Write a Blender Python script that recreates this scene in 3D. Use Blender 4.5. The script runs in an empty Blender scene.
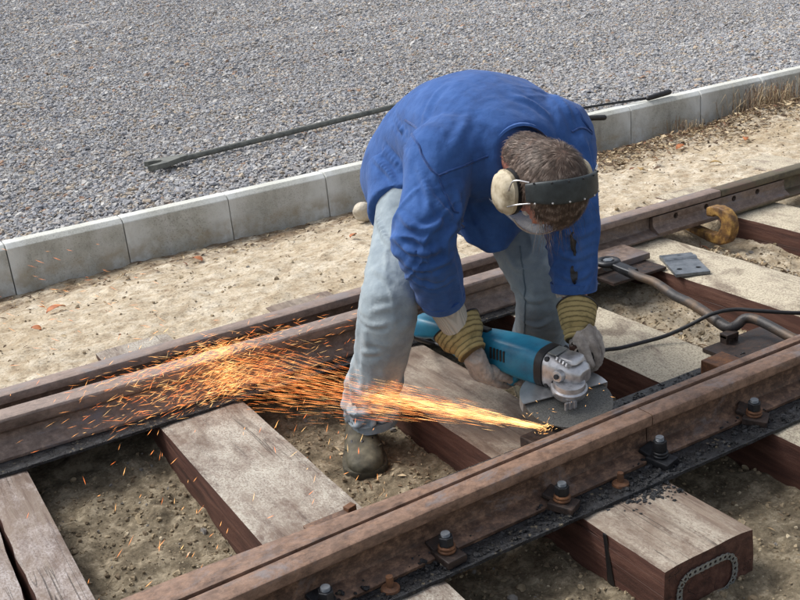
import bpy, bmesh, math, random
import numpy as np
from mathutils import Vector, Matrix, noise as mnoise
random.seed(7); rng = np.random.default_rng(7)
S = bpy.context.scene; COL = S.collection
PI = math.pi
# ---------------------------------------------------------------- camera, sky, sun, exposure
AX = np.array([[0.8589056, 0.25337715, -0.44506313], [-0.5032498, 0.25640259, -0.82522564], [-0.09497798, 0.93276885, 0.34773762]])
FPX = 1036.35; CAMZ = 1.2
cd = bpy.data.cameras.new('camera'); cam = bpy.data.objects.new('camera', cd); COL.objects.link(cam)
cd.sensor_width = 36; cd.lens = 36 * FPX / 800; cd.clip_end = 2000; cd.clip_start = 0.05
m4 = Matrix([list(AX[i]) + [0] for i in range(3)] + [[0, 0, 0, 1]]); m4.translation = (0, 0, CAMZ); cam.matrix_world = m4
S.camera = cam
W = bpy.data.worlds.new('World'); S.world = W; W.use_nodes = True
nt = W.node_tree; bg = nt.nodes['Background']
SUN_EL, SUN_ROT = math.radians(52), math.radians(-38)      # sun behind left of the scene
sky = nt.nodes.new('ShaderNodeTexSky'); sky.sky_type = 'NISHITA'; sky.sun_disc = False
sky.sun_elevation = SUN_EL; sky.sun_rotation = SUN_ROT; sky.air_density = 1.0; sky.dust_density = 4.0; sky.ozone_density = 1.0
hsv = nt.nodes.new('ShaderNodeHueSaturation'); hsv.inputs['Saturation'].default_value = 0.42    # overcast: an almost grey sky
nt.links.new(sky.outputs[0], hsv.inputs['Color']); nt.links.new(hsv.outputs[0], bg.inputs[0]); bg.inputs[1].default_value = 0.128
sd = bpy.data.lights.new('sun', 'SUN'); sd.energy = 1.5; sd.angle = math.radians(22); sd.color = (1, .985, .955)
sun = bpy.data.objects.new('sun', sd); COL.objects.link(sun)
sdir = Vector((math.sin(SUN_ROT) * math.cos(SUN_EL), math.cos(SUN_ROT) * math.cos(SUN_EL), math.sin(SUN_EL)))
sun.rotation_euler = sdir.to_track_quat('Z', 'Y').to_euler(); sun.location = (0, 0, 8)
S.view_settings.view_transform = 'Standard'; S.view_settings.look = 'None'; S.view_settings.gamma = 1
S.view_settings.use_curve_mapping = False; S.view_settings.exposure = 0.72
S.render.engine = 'CYCLES'; S.cycles.max_bounces = 5; S.cycles.use_denoising = True; S.cycles.caustics_reflective = False; S.cycles.caustics_refractive = False

# ---------------------------------------------------------------- helpers
def rayd(x, y): return AX @ (np.array([x - 400, 300 - y, -FPX]) / FPX)
def on(x, y, z): d = rayd(x, y); return d * ((z - CAMZ) / d[2]) + np.array([0, 0, CAMZ])
def rd(x, y, d): return rayd(x, y) * d + np.array([0, 0, CAMZ])
def V(p): return Vector((float(p[0]), float(p[1]), float(p[2])))
def base_of(p):
    t = Vector((0, 0, 0))
    while p is not None: t += p.location; p = p.parent
    return t
def tag(o, label=None, cat=None, group=None, kind=None):
    if label: o['label'] = label
    if cat: o['category'] = cat
    if group: o['group'] = group
    if kind: o['kind'] = kind
    return o
def empty(name, loc, label, cat, group=None):
    o = bpy.data.objects.new(name, None); COL.objects.link(o); o.location = loc; o.empty_display_size = .05
    return tag(o, label, cat, group)
def link(name, me, mat=None, parent=None, loc=None):
    o = bpy.data.objects.new(name, me); COL.objects.link(o)
    if mat is not None:
        me.materials.clear(); me.materials.append(mat)
    if parent is not None: o.parent = parent
    if loc is not None: o.location = loc
    return o
class MB:
    """collects shapes in world space, builds ONE mesh object"""
    def __init__(s): s.v = []; s.f = []
    def add(s, vs, fs):
        n = len(s.v); s.v += [tuple(map(float, p)) for p in vs]; s.f += [tuple(i + n for i in q) for q in fs]; return s
    def box(s, c, h, rot=None):
        vs = []
        for i in range(8):
            p = Vector(((1 if i & 1 else -1) * h[0], (1 if i & 2 else -1) * h[1], (1 if i & 4 else -1) * h[2]))
            if rot is not None: p = rot @ p
            vs.append(p + Vector(c))
        return s.add(vs, [(0, 2, 3, 1), (4, 5, 7, 6), (0, 1, 5, 4), (2, 6, 7, 3), (0, 4, 6, 2), (1, 3, 7, 5)])
    def loft(s, rings, n=16, p=2.0, closed=False):
        """rings: (centre, u, v) with u,v half-axis vectors; superellipse exponent p"""
        vs = []
        for c, u, v in rings:
            c, u, v = V(c), V(u), V(v)
            for k in range(n):
                a = 2 * PI * k / n; ca, sa = math.cos(a), math.sin(a)
                vs.append(c + u * math.copysign(abs(ca) ** (2 / p), ca) + v * math.copysign(abs(sa) ** (2 / p), sa))
        fs = []; R_ = len(rings)
        for i in range(R_ if closed else R_ - 1):
            j = (i + 1) % R_
            for k in range(n): fs.append((i * n + k, i * n + (k + 1) % n, j * n + (k + 1) % n, j * n + k))
        if not closed:
            fs.append(tuple(reversed(range(n)))); fs.append(tuple((R_ - 1) * n + k for k in range(n)))
        return s.add(vs, fs)
    def tube(s, pts, r, n=10, caps='flat', flat=1.0, up=None):
        """pts polyline, r number or list; caps round adds dome rings"""
        P = [V(p) for p in pts]; rr = [r] * len(P) if not hasattr(r, '__len__') else list(r)
        rings = []; up0 = V(up) if up is not None else None
        for i, p in enumerate(P):
            t = (P[min(i + 1, len(P) - 1)] - P[max(i - 1, 0)]).normalized()
            if up0 is None: up0 = Vector((0, 0, 1)) if abs(t.z) < .9 else Vector((1, 0, 0))
            u = t.cross(up0).normalized(); v = u.cross(t).normalized(); up0 = v
            if caps == 'round' and i == 0:
                for a in (75, 50, 25): rings.append((p - t * rr[0] * math.sin(math.radians(a)), u * rr[0] * math.cos(math.radians(a)), v * rr[0] * flat * math.cos(math.radians(a))))
            rings.append((p, u * rr[i], v * rr[i] * flat))
            if caps == 'round' and i == len(P) - 1:
                for a in (25, 50, 75): rings.append((p + t * rr[i] * math.sin(math.radians(a)), u * rr[i] * math.cos(math.radians(a)), v * rr[i] * flat * math.cos(math.radians(a))))
        return s.loft(rings, n)
    def ell(s, c, u, v, w, n=14, m=9):
        c, u, v, w = V(c), V(u), V(v), V(w)
        rings = []
        for i in range(1, m):
            a = -PI / 2 + PI * i / m
            rings.append((c + w * math.sin(a), u * math.cos(a), v * math.cos(a)))
        return s.loft(rings, n)
    def prism(s, poly, d):
        """poly: list of 3d points, d: extrude vector"""
        n = len(poly); P = [V(p) for p in poly]; d = V(d)
        return s.add(P + [p + d for p in P], [tuple(reversed(range(n))), tuple(range(n, 2 * n))] + [(i, (i + 1) % n, n + (i + 1) % n, n + i) for i in range(n)])
    def mesh(s, name, off=Vector((0, 0, 0)), bevel=0, seg=2, smooth=None):
        me = bpy.data.meshes.new(name); me.from_pydata([(a - off.x, b - off.y, c - off.z) for a, b, c in s.v], [], s.f)
        bm = bmesh.new(); bm.from_mesh(me); bmesh.ops.recalc_face_normals(bm, faces=bm.faces)
        if bevel:
            es = [e for e in bm.edges if len(e.link_faces) == 2 and e.calc_face_angle(0) > .6]
            bmesh.ops.bevel(bm, geom=es, offset=bevel, segments=seg, profile=.6, affect='EDGES', clamp_overlap=True)
        bm.to_mesh(me); bm.free()
        if smooth is not None:
            me.shade_smooth()
            me.set_sharp_from_angle(angle=math.radians(smooth))
        return me
    def build(s, name, mat, parent=None, loc=None, bevel=0, seg=2, smooth=None):
        """verts are world; a top-level object gets origin loc (or its centre at the base)"""
        if parent is not None:
            o_ = base_of(parent)
            A = np.array(s.v); c = Vector((float(A[:, 0].mean()), float(A[:, 1].mean()), float(A[:, 2].mean())))
            me = s.mesh(name, c, bevel, seg, smooth); return link(name, me, mat, parent, c - o_)
        if loc is None:
            A = np.array(s.v); loc = Vector((float(A[:, 0].mean()), float(A[:, 1].mean()), float(A[:, 2].min())))
        return link(name, s.mesh(name, Vector(loc), bevel, seg, smooth), mat, None, Vector(loc))
def remesh(mb, voxel, smooth_it=6, fac=.5):
    """union of the closed shapes in mb as one continuous mesh (returned as numpy verts + faces mesh in world space)"""
    me = bpy.data.meshes.new('tmp'); me.from_pydata(mb.v, [], mb.f)
    bm = bmesh.new(); bm.from_mesh(me); bmesh.ops.recalc_face_normals(bm, faces=bm.faces); bm.to_mesh(me); bm.free()
    o = bpy.data.objects.new('tmp', me); COL.objects.link(o)
    r = o.modifiers.new('r', 'REMESH'); r.mode = 'VOXEL'; r.voxel_size = voxel; r.use_smooth_shade = True
    if smooth_it:
        q = o.modifiers.new('s', 'SMOOTH'); q.factor = fac; q.iterations = smooth_it
    dg = bpy.context.evaluated_depsgraph_get(); ev = o.evaluated_get(dg)
    out = bpy.data.meshes.new_from_object(ev); bpy.data.objects.remove(o); bpy.data.meshes.remove(me)
    out.shade_smooth(); return out
def get_co(me):
    a = np.empty(len(me.vertices) * 3, np.float32); me.vertices.foreach_get('co', a); return a.reshape(-1, 3).astype(float)
def get_no(me):
    a = np.empty(len(me.vertices) * 3, np.float32); me.vertices.foreach_get('normal', a); return a.reshape(-1, 3).astype(float)
def set_co(me, a): me.vertices.foreach_set('co', a.astype(np.float32).ravel()); me.update()
def place(me, name, mat, parent):
    """world-space mesh -> child object"""
    a = get_co(me); c = a.mean(0); set_co(me, a - c); me.name = name
    return link(name, me, mat, parent, V(c) - base_of(parent) if parent else V(c))
# numpy value noise (2d / 3d)
def _h(ix, iy, iz, sd):
    n = (ix * 374761393 + iy * 668265263 + iz * 1274126177 + sd * 974711) & 0xffffffff
    n = ((n ^ (n >> 13)) * 1103515245) & 0xffffffff
    n = ((n ^ (n >> 16)) * 2246822519) & 0xffffffff
    return ((n >> 8) & 0xffff) / 32768.0 - 1
def vn(x, y, z=None, sd=0):
    if z is None: z = np.zeros_like(x)
    xi, yi, zi = [np.floor(q).astype(np.int64) for q in (x, y, z)]
    fx, fy, fz = x - xi, y - yi, z - zi
    fx, fy, fz = [q * q * (3 - 2 * q) for q in (fx, fy, fz)]
    r = 0
    for a in (0, 1):
        for b in (0, 1):
            for c in (0, 1):
                r = r + (fx if a else 1 - fx) * (fy if b else 1 - fy) * (fz if c else 1 - fz) * _h(xi + a, yi + b, zi + c, sd)
    return r
def fbm(x, y, z=None, o=4, sd=0):
    r = 0; a = 1
    for i in range(o):
        r = r + a * vn(x * 2 ** i, y * 2 ** i, None if z is None else z * 2 ** i, sd + i); a *= .5
    return r
def sst(a, b, x): t = np.clip((x - a) / (b - a), 0, 1); return t * t * (3 - 2 * t)

# ---------------------------------------------------------------- materials (procedural)
def rgb(r, g, b):      # sRGB 0-255 -> linear
    f = lambda c: (c / 255 / 12.92) if c / 255 <= .04045 else ((c / 255 + .055) / 1.055) ** 2.4
    return (f(r), f(g), f(b), 1)
class N:
    def __init__(s, name):
        s.m = bpy.data.materials.new(name); s.m.use_nodes = True; s.t = s.m.node_tree; s.b = s.t.nodes['Principled BSDF']
        s.tc = s.t.nodes.new('ShaderNodeTexCoord'); s._o = None
    def n(s, ty, **k):
        q = s.t.nodes.new(ty)
        for a, b in k.items(): setattr(q, a, b)
        return q
    def l(s, a, b): s.t.links.new(a, b)
    def co(s, scale=(1, 1, 1), world=False, rot=(0, 0, 0)):
        mp = s.n('ShaderNodeMapping'); mp.inputs['Scale'].default_value = scale; mp.inputs['Rotation'].default_value = rot
        if world:
            g = s.n('ShaderNodeNewGeometry'); s.l(g.outputs['Position'], mp.inputs[0])
        else:
            oi = s.n('ShaderNodeObjectInfo'); ad = s.n('ShaderNodeVectorMath', operation='MULTIPLY_ADD')
            ad.inputs[1].default_value = (7.3, 5.1, 3.7); s.l(oi.outputs['Random'], ad.inputs[0]); s.l(s.tc.outputs['Object'], ad.inputs[2]); s.l(ad.outputs[0], mp.inputs[0])
        return mp.outputs[0]
    def noise(s, scale, co=None, detail=5, rough=.6, dist=0, **k):
        q = s.n('ShaderNodeTexNoise'); q.inputs['Scale'].default_value = scale; q.inputs['Detail'].default_value = detail
        q.inputs['Roughness'].default_value = rough; q.inputs['Distortion'].default_value = dist
        s.l(co if co is not None else s.co(**k), q.inputs['Vector']); return q.outputs['Fac']
    def vor(s, scale, co=None, feat='F1', out='Distance', **k):
        q = s.n('ShaderNodeTexVoronoi'); q.feature = feat; q.inputs['Scale'].default_value = scale
        s.l(co if co is not None else s.co(**k), q.inputs['Vector']); return q.outputs[out]
    def ramp(s, fac, stops, interp='LINEAR'):
        q = s.n('ShaderNodeValToRGB'); q.color_ramp.interpolation = interp; e = q.color_ramp.elements
        while len(e) < len(stops): e.new(.5)
        for i, (p, c) in enumerate(stops):
            e[i].position = p; e[i].color = c if hasattr(c, '__len__') else (c, c, c, 1)
        s.l(fac, q.inputs[0]); return q.outputs[0]
    def mix(s, fac, a, b, mode='MIX'):
        q = s.n('ShaderNodeMix', data_type='RGBA', blend_type=mode)
        for sock, val in ((q.inputs[0], fac), (q.inputs[6], a), (q.inputs[7], b)):
            if hasattr(val, 'is_linked'): s.l(val, sock)
            else: sock.default_value = val
        return q.outputs[2]
    def math(s, op, a, b=0.0):
        q = s.n('ShaderNodeMath', operation=op)
        for sock, val in ((q.inputs[0], a), (q.inputs[1], b)):
            if hasattr(val, 'is_linked'): s.l(val, sock)
            else: sock.default_value = val
        return q.outputs[0]
    def nz(s):
        g = s.n('ShaderNodeNewGeometry'); x = s.n('ShaderNodeSeparateXYZ'); s.l(g.outputs['Normal'], x.inputs[0]); return x.outputs[2]
    def color(s, c):
        if hasattr(c, 'is_linked'): s.l(c, s.b.inputs['Base Color'])
        else: s.b.inputs['Base Color'].default_value = c
    def rough(s, c):
        if hasattr(c, 'is_linked'): s.l(c, s.b.inputs['Roughness'])
        else: s.b.inputs['Roughness'].default_value = c
    def metal(s, c):
        if hasattr(c, 'is_linked'): s.l(c, s.b.inputs['Metallic'])
        else: s.b.inputs['Metallic'].default_value = c
    def bump(s, h, strength=.5, dist=.01):
        q = s.n('ShaderNodeBump'); q.inputs['Strength'].default_value = strength; q.inputs['Distance'].default_value = dist
        s.l(h, q.inputs['Height'])
        if s._o is not None: s.l(s._o, q.inputs['Normal'])
        s._o = q.outputs[0]; s.l(q.outputs[0], s.b.inputs['Normal'])
    def sheen(s, w): s.b.inputs['Sheen Weight'].default_value = w
    def spec(s, w): s.b.inputs['Specular IOR Level'].default_value = w
MT = {}
def simple(name, c1, c2, scale=30, rough=.7, metal=0, bump=.2, bscale=120, bdist=.004, c3=None, stretch=(1, 1, 1)):
    q = N(name); f = q.noise(scale, scale_=None) if False else q.noise(scale, q.co(stretch))
    st = [(.32, c1), (.68, c2)] if c3 is None else [(.3, c1), (.5, c2), (.72, c3)]
    q.color(q.ramp(f, st)); q.rough(rough); q.metal(metal)
    if bump: q.bump(q.noise(bscale, q.co(stretch), detail=4), bump, bdist)
    MT[name] = q.m; return q
# rails: old rust with blue-grey worn patches on the running surface
def rust(name, tones, worn, wornamt=.6, rough=.62, head=None):
    q = N(name); c = q.co((.75, 1, 1), world=True)
    f = q.noise(44, c, detail=10, rough=.8); base = q.ramp(f, [(.33, tones[0]), (.5, tones[1]), (.66, tones[2])])
    g = q.noise(7, c, detail=6, rough=.75, dist=.6); pm = q.ramp(g, [(wornamt, 0), (wornamt + .1, 1)])
    base = q.mix(pm, base, worn)
    sp = q.vor(140, q.co((1, 1, 1), world=True)); k = q.ramp(sp, [(.08, 1), (.18, 0)]); kk = q.math('MULTIPLY', k, q.ramp(q.noise(12, c), [(.55, 0), (.62, .7)]))
    base = q.mix(kk, base, (.012, .01, .009, 1))
    if head:      # head paler than web and foot: wear, plus web shade put into the colour
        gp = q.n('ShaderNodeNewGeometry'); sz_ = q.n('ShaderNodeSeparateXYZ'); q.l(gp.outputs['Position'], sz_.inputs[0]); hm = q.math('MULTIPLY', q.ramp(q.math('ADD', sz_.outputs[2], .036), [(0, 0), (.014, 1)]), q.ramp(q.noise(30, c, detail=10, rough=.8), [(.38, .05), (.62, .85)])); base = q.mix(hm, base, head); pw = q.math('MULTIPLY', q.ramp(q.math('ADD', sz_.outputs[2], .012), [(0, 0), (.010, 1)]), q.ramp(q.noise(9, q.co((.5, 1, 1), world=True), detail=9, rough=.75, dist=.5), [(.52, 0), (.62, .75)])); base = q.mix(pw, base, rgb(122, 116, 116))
    st = q.ramp(q.noise(5, q.co((.5, 1, 1.6), world=True), detail=9, rough=.75), [(.52, 0), (.66, .62)]); base = q.mix(st, base, tuple(x * .35 for x in tones[0][:3]) + (1,))
    q.color(base); q.rough(q.ramp(f, [(.3, rough - .2), (.7, rough + .1)])); q.metal(.15); q.spec(.5)
    q.bump(q.noise(160, q.co(world=True), detail=5, rough=.7), .35, .003); q.bump(q.noise(30, c, detail=6), .25, .006)
    MT[name] = q.m
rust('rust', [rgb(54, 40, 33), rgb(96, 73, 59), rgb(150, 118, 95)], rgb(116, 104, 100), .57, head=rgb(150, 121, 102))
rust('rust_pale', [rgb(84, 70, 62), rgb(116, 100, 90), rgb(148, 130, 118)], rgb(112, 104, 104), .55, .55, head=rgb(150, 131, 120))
rust('rust_green', [rgb(64, 56, 44), rgb(92, 84, 66), rgb(114, 106, 82)], rgb(98, 80, 68), .52)
rust('rust_orange', [rgb(66, 46, 34), rgb(106, 72, 49), rgb(142, 98, 64)], rgb(80, 62, 52), .55, .8)
rust('rust_dark', [rgb(30, 24, 22), rgb(52, 42, 38), rgb(82, 62, 50)], rgb(60, 60, 66), .6)
# greased black steel
q = N('grease'); c = q.co(world=True); f = q.noise(38, c, detail=7, rough=.7)
col = q.ramp(f, [(.3, rgb(16, 16, 18)), (.55, rgb(34, 35, 38)), (.7, rgb(66, 68, 72))])
v = q.vor(60, q.co(world=True), feat='F1'); dirt = q.math('MULTIPLY', q.ramp(v, [(.12, 1), (.3, 0)]), q.ramp(q.noise(9, c), [(.5, 0), (.62, .8)]))
q.color(q.mix(dirt, col, rgb(140, 128, 104))); q.rough(q.ramp(f, [(.3, .12), (.65, .42)])); q.bump(f, .9, .012); q.bump(q.noise(150, c), .4, .004); MT['grease'] = q.m
simple('steel_black', rgb(24, 24, 26), rgb(52, 54, 58), 40, .42, .4, .2)
# creosoted sleepers: red-brown wood, pale dust lying on the upward faces
def sleeper_mat(name, dust_amt, dust_col, wood=(rgb(50, 33, 29), rgb(80, 53, 45), rgb(108, 78, 66)), topw=rgb(124, 110, 98)):
    q = N(name); c = q.co((1, .09, 1)); f = q.noise(46, c, detail=8, rough=.65, dist=.4); wcol = q.ramp(f, [(.28, wood[0]), (.5, wood[1]), (.75, wood[2])])
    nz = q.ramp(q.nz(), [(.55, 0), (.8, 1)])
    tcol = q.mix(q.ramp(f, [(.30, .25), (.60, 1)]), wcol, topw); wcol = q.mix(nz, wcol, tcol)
    g = q.noise(9, q.co((1, .55, 1)), detail=9, rough=.72, dist=.3); fine = q.noise(150, q.co((1, .5, 1)), detail=6, rough=.85)
    gg = q.math('ADD', q.math('MULTIPLY', g, .70), q.math('MULTIPLY', fine, .32))
    dm = q.math('MULTIPLY', q.ramp(gg, [(dust_amt - .03, 0), (dust_amt + .13, .95)]), nz)
    dm = q.math('MULTIPLY', dm, q.ramp(q.noise(210, q.co((1, .6, 1)), detail=5, rough=.8), [(.40, .15), (.52, 1)]))
    dc = q.mix(q.noise(24, detail=5), dust_col, tuple(x * .72 for x in dust_col[:3]) + (1,))
    col = q.mix(dm, wcol, dc); sn = q.math('MULTIPLY', q.ramp(q.noise(6.5, q.co((1, .5, 1)), detail=8, rough=.7, dist=.8), [(.54, 0), (.66, .6)]), nz); col = q.mix(sn, col, rgb(84, 66, 55))
    ck = q.noise(17, q.co((1, .03, 1)), detail=3, rough=.55, dist=.3); cm = q.ramp(ck, [(.492, 0), (.5, 1), (.508, 0)])
    gate = q.ramp(q.noise(5, q.co((1, .4, 1)), detail=2), [(.5, 0), (.6, 1)]); cm = q.math('MULTIPLY', cm, gate)
    col = q.mix(q.math('MULTIPLY', cm, .6), col, rgb(22, 16, 14))
    q.color(col); q.rough(q.mix(dm, (.62,) * 3 + (1,), (.95,) * 3 + (1,))); q.spec(.3)
    h = q.math('SUBTRACT', q.math('ADD', f, q.math('MULTIPLY', gg, 1.2)), q.math('MULTIPLY', cm, 1.6)); q.bump(h, .55, .006)
    MT[name] = q.m
sleeper_mat('wood_dusty', .375, rgb(212, 202, 178))
sleeper_mat('wood_grey', .445, rgb(196, 190, 177))
sleeper_mat('wood_mid', .495, rgb(182, 173, 158), topw=rgb(132, 118, 104))
sleeper_mat('wood_bare', .60, rgb(196, 182, 160), topw=rgb(134, 112, 98))
sleeper_mat('wood_silver', .47, rgb(192, 184, 180))
# soil: pale sand on the bank, grey-brown earth between the sleepers
q = N('soil'); c = q.co(world=True)
g = q.n('ShaderNodeNewGeometry'); sx = q.n('ShaderNodeSeparateXYZ'); q.l(g.outputs['Position'], sx.inputs[0])
big = q.noise(2.2, c, detail=6, rough=.6); mid = q.noise(16, c, detail=8, rough=.72); fin = q.noise(95, c, detail=5, rough=.75)
earth = q.ramp(mid, [(.32, rgb(74, 66, 54)), (.5, rgb(122, 111, 92)), (.64, rgb(164, 152, 130))])
sand = q.ramp(mid, [(.30, rgb(146, 127, 104)), (.46, rgb(184, 169, 145)), (.64, rgb(214, 203, 183))])
wy = q.math('ADD', sx.outputs[1], q.math('MULTIPLY', q.math('SUBTRACT', big, .5), .25)); bank = q.ramp(q.math('MULTIPLY', q.math('SUBTRACT', wy, 2.9), 4), [(.2, 0), (.9, 1)])
rx = q.math('MULTIPLY', q.ramp(q.math('MULTIPLY', q.math('SUBTRACT', sx.outputs[0], 1.9), 1.5), [(0, 0), (1, .75)]), q.ramp(q.math('MULTIPLY', q.math('SUBTRACT', wy, 1.75), 4), [(0, 0), (1, 1)]))
sand = q.mix(q.ramp(big, [(.48, 0), (.66, .55)]), sand, rgb(160, 141, 112)); bank = q.math('MAXIMUM', bank, rx); col = q.mix(bank, earth, sand)
damp = q.math('MULTIPLY', q.ramp(q.math('MULTIPLY', q.math('SUBTRACT', wy, 4.28), 4), [(0, 0), (1, 1)]), q.ramp(q.noise(7, c, detail=7), [(.42, 0), (.55, .8)]))
col = q.mix(damp, col, rgb(98, 78, 58)); col = q.mix(q.ramp(fin, [(.35, .55), (.5, 0)]), col, (.05, .04, .028, 1)); col = q.mix(q.ramp(fin, [(.6, 0), (.72, .5)]), col, rgb(232, 222, 200))
q.color(col); q.rough(.95); q.spec(.15); q.bump(mid, .35, .02); q.bump(fin, .7, .007); MT['soil'] = q.m
# gravel bed beneath the stones
q = N('gravel_bed'); c = q.co(world=True); vc = q.vor(42, c, out='Color'); vd = q.vor(42, c)
sv = q.n('ShaderNodeSeparateColor'); q.l(vc, sv.inputs[0])
STONES = [(0, rgb(144, 147, 154)), (.18, rgb(164, 166, 171)), (.38, rgb(184, 185, 186)), (.54, rgb(172, 167, 163)), (.66, rgb(200, 198, 194)), (.78, rgb(174, 163, 150)), (.87, rgb(188, 172, 150)), (.93, rgb(208, 207, 203)), (.98, rgb(176, 142, 118))]
col = q.ramp(sv.outputs[0], STONES, 'CONSTANT'); col = q.mix(q.ramp(vd, [(.35, 0), (.75, .6)]), col, (.05, .045, .04, 1))
q.color(col); q.rough(.9); inv = q.math('SUBTRACT', 1.0, vd); q.bump(inv, 1, .02); MT['gravel_bed'] = q.m
q = N('gravel_stone'); oi = q.n('ShaderNodeObjectInfo'); col = q.ramp(oi.outputs['Random'], STONES, 'CONSTANT')
col = q.mix(q.ramp(q.noise(60, detail=4), [(.35, .45), (.65, 0)]), col, (.16, .15, .14, 1)); col = q.mix(q.ramp(q.noise(1.1, q.co((.35, 1.6, 1), world=True, rot=(0, 0, .12)), detail=5, rough=.6), [(.42, .28), (.58, 0)]), col, (.24, .23, .225, 1)); q.color(col); q.rough(.85); q.spec(.25); q.bump(q.noise(120, detail=3), .3, .004); MT['gravel_stone'] = q.m
q = N('crumb'); oi = q.n('ShaderNodeObjectInfo'); col = q.ramp(oi.outputs['Random'], [(0, rgb(112, 98, 78)), (.3, rgb(134, 120, 97)), (.65, rgb(154, 139, 113)), (.88, rgb(180, 167, 142)), (.95, rgb(126, 122, 116))], 'CONSTANT'); q.color(col); q.rough(.95); MT['crumb'] = q.m
# concrete kerb
q = N('concrete'); f = q.noise(9, detail=9, rough=.7); col = q.ramp(f, [(.3, rgb(150, 149, 141)), (.5, rgb(176, 176, 168)), (.7, rgb(198, 199, 194))])
stn = q.noise(4, q.co((3, 3, .6)), detail=6, rough=.7); col = q.mix(q.ramp(stn, [(.5, 0), (.66, .6)]), col, rgb(196, 196, 192)); col = q.mix(q.ramp(q.noise(3.3, q.co((1.6, 1, 1.1)), detail=7), [(.54, 0), (.7, .35)]), col, rgb(124, 120, 108))
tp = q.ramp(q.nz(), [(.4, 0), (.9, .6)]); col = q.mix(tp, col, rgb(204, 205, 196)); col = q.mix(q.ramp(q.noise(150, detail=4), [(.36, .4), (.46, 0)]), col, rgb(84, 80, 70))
sx = q.n('ShaderNodeSeparateXYZ'); q.l(q.tc.outputs['Object'], sx.inputs[0]); je = q.ramp(q.math('ABSOLUTE', sx.outputs[0]), [(.10, 0), (.26, 1)]); je = q.math('MULTIPLY', je, q.ramp(q.noise(8, q.co((1, 1, .5)), detail=7), [(.36, .1), (.54, .9)]))
col = q.mix(je, col, rgb(212, 215, 213)); low = q.math('MULTIPLY', q.ramp(q.math('ADD', sx.outputs[2], .02), [(0, 1), (.05, 0)]), q.ramp(q.noise(14, detail=7), [(.4, 0), (.6, .55)])); col = q.mix(low, col, rgb(150, 134, 104))
q.color(col); q.rough(.9); q.bump(q.noise(110, detail=6, rough=.7), .35, .004); MT['concrete'] = q.m
# worker
def cloth(name, c1, c2, c3, weave=900, dirt=None, sheen=.25, damt=.58):
    q = N(name); f = q.noise(14, detail=7, rough=.65); col = q.ramp(f, [(.3, c1), (.52, c2), (.75, c3)])
    if dirt: col = q.mix(q.ramp(q.noise(5, detail=8, rough=.72), [(damt, 0), (damt + .16, .75)]), col, dirt)
    q.color(col); q.rough(.92); q.sheen(sheen); q.spec(.2); q.bump(q.noise(weave, detail=2), .25, .001); q.bump(q.noise(34, detail=5, rough=.6, dist=.5), .35, .008); MT[name] = q.m; return q
cloth('jacket', rgb(44, 74, 126), rgb(53, 88, 146), rgb(66, 101, 160), dirt=rgb(42, 62, 102), sheen=.1)
cloth('jacket_seam', rgb(28, 54, 102), rgb(36, 68, 124), rgb(48, 84, 142))
cloth('jeans', rgb(124, 136, 144), rgb(143, 155, 162), rgb(164, 174, 178), dirt=rgb(112, 116, 116), sheen=.1)
cloth('jeans_dark', rgb(84, 100, 112), rgb(104, 120, 130), rgb(126, 140, 146), dirt=rgb(78, 86, 90))
cloth('leather', rgb(112, 104, 98), rgb(158, 150, 142), rgb(194, 188, 180), weave=300, dirt=rgb(74, 66, 60), damt=.48)
q = N('glove_stripe'); w = q.n('ShaderNodeTexWave'); w.bands_direction = 'Z'; w.inputs['Scale'].default_value = 24; w.inputs['Distortion'].default_value = 1.2; w.inputs['Detail'].default_value = 2; w.inputs['Detail Scale'].default_value = 3
q.l(q.tc.outputs['UV'], w.inputs['Vector']) if False else q.l(q.tc.outputs['Object'], w.inputs['Vector'])
col = q.ramp(w.outputs['Fac'], [(.03, rgb(96, 84, 56)), (.12, rgb(146, 130, 86)), (.8, rgb(166, 149, 102))]); col = q.mix(q.ramp(q.noise(40, detail=6), [(.5, 0), (.68, .6)]), col, rgb(88, 78, 48))
q.color(col); q.rough(.95); q.bump(q.noise(400, detail=3), .4, .002); MT['glove_stripe'] = q.m
q = N('knit'); w = q.n('ShaderNodeTexWave'); w.bands_direction = 'X'; w.inputs['Scale'].default_value = 70; q.l(q.tc.outputs['Object'], w.inputs['Vector'])
q.color(q.ramp(w.outputs['Fac'], [(.1, rgb(164, 160, 150)), (.45, rgb(184, 179, 168))])); q.rough(.95); q.bump(w.outputs['Fac'], .5, .003); MT['knit'] = q.m
q = N('skin'); f = q.noise(40, detail=5); q.color(q.ramp(f, [(.3, rgb(178, 108, 90)), (.7, rgb(210, 150, 128))])); q.rough(.5); q.b.inputs['Subsurface Weight'].default_value = .08; q.b.inputs['Subsurface Radius'].default_value = (.01, .004, .002); MT['skin'] = q.m
q = N('hair'); q.color(q.ramp(q.noise(60, detail=3), [(.3, rgb(56, 46, 39)), (.52, rgb(94, 79, 69)), (.70, rgb(150, 134, 122))])); q.rough(.55); q.spec(.4); MT['hair'] = q.m
simple('scalp', rgb(66, 52, 44), rgb(104, 82, 70), 60, .8)
simple('shoe', rgb(50, 48, 39), rgb(76, 73, 59), 30, .75, 0, .3, 200, .002, rgb(104, 99, 82))
simple('shoe_sole', rgb(52, 50, 42), rgb(84, 80, 66), 60, .9)
simple('ear_cup', rgb(122, 108, 84), rgb(186, 174, 148), 34, .6, 0, .2, 160, .002, rgb(210, 201, 180))
simple('band_black', rgb(34, 40, 42), rgb(52, 60, 62), 50, .5, 0, .2, 260, .002)
simple('wire', rgb(176, 176, 176), rgb(222, 222, 222), 50, .3, .8, 0)
simple('rubber', rgb(20, 20, 21), rgb(38, 38, 40), 50, .55, 0, .1)
simple('teal', rgb(16, 92, 122), rgb(26, 112, 144), 22, .42, 0, .12, 300, .0015, rgb(38, 126, 156))
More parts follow.
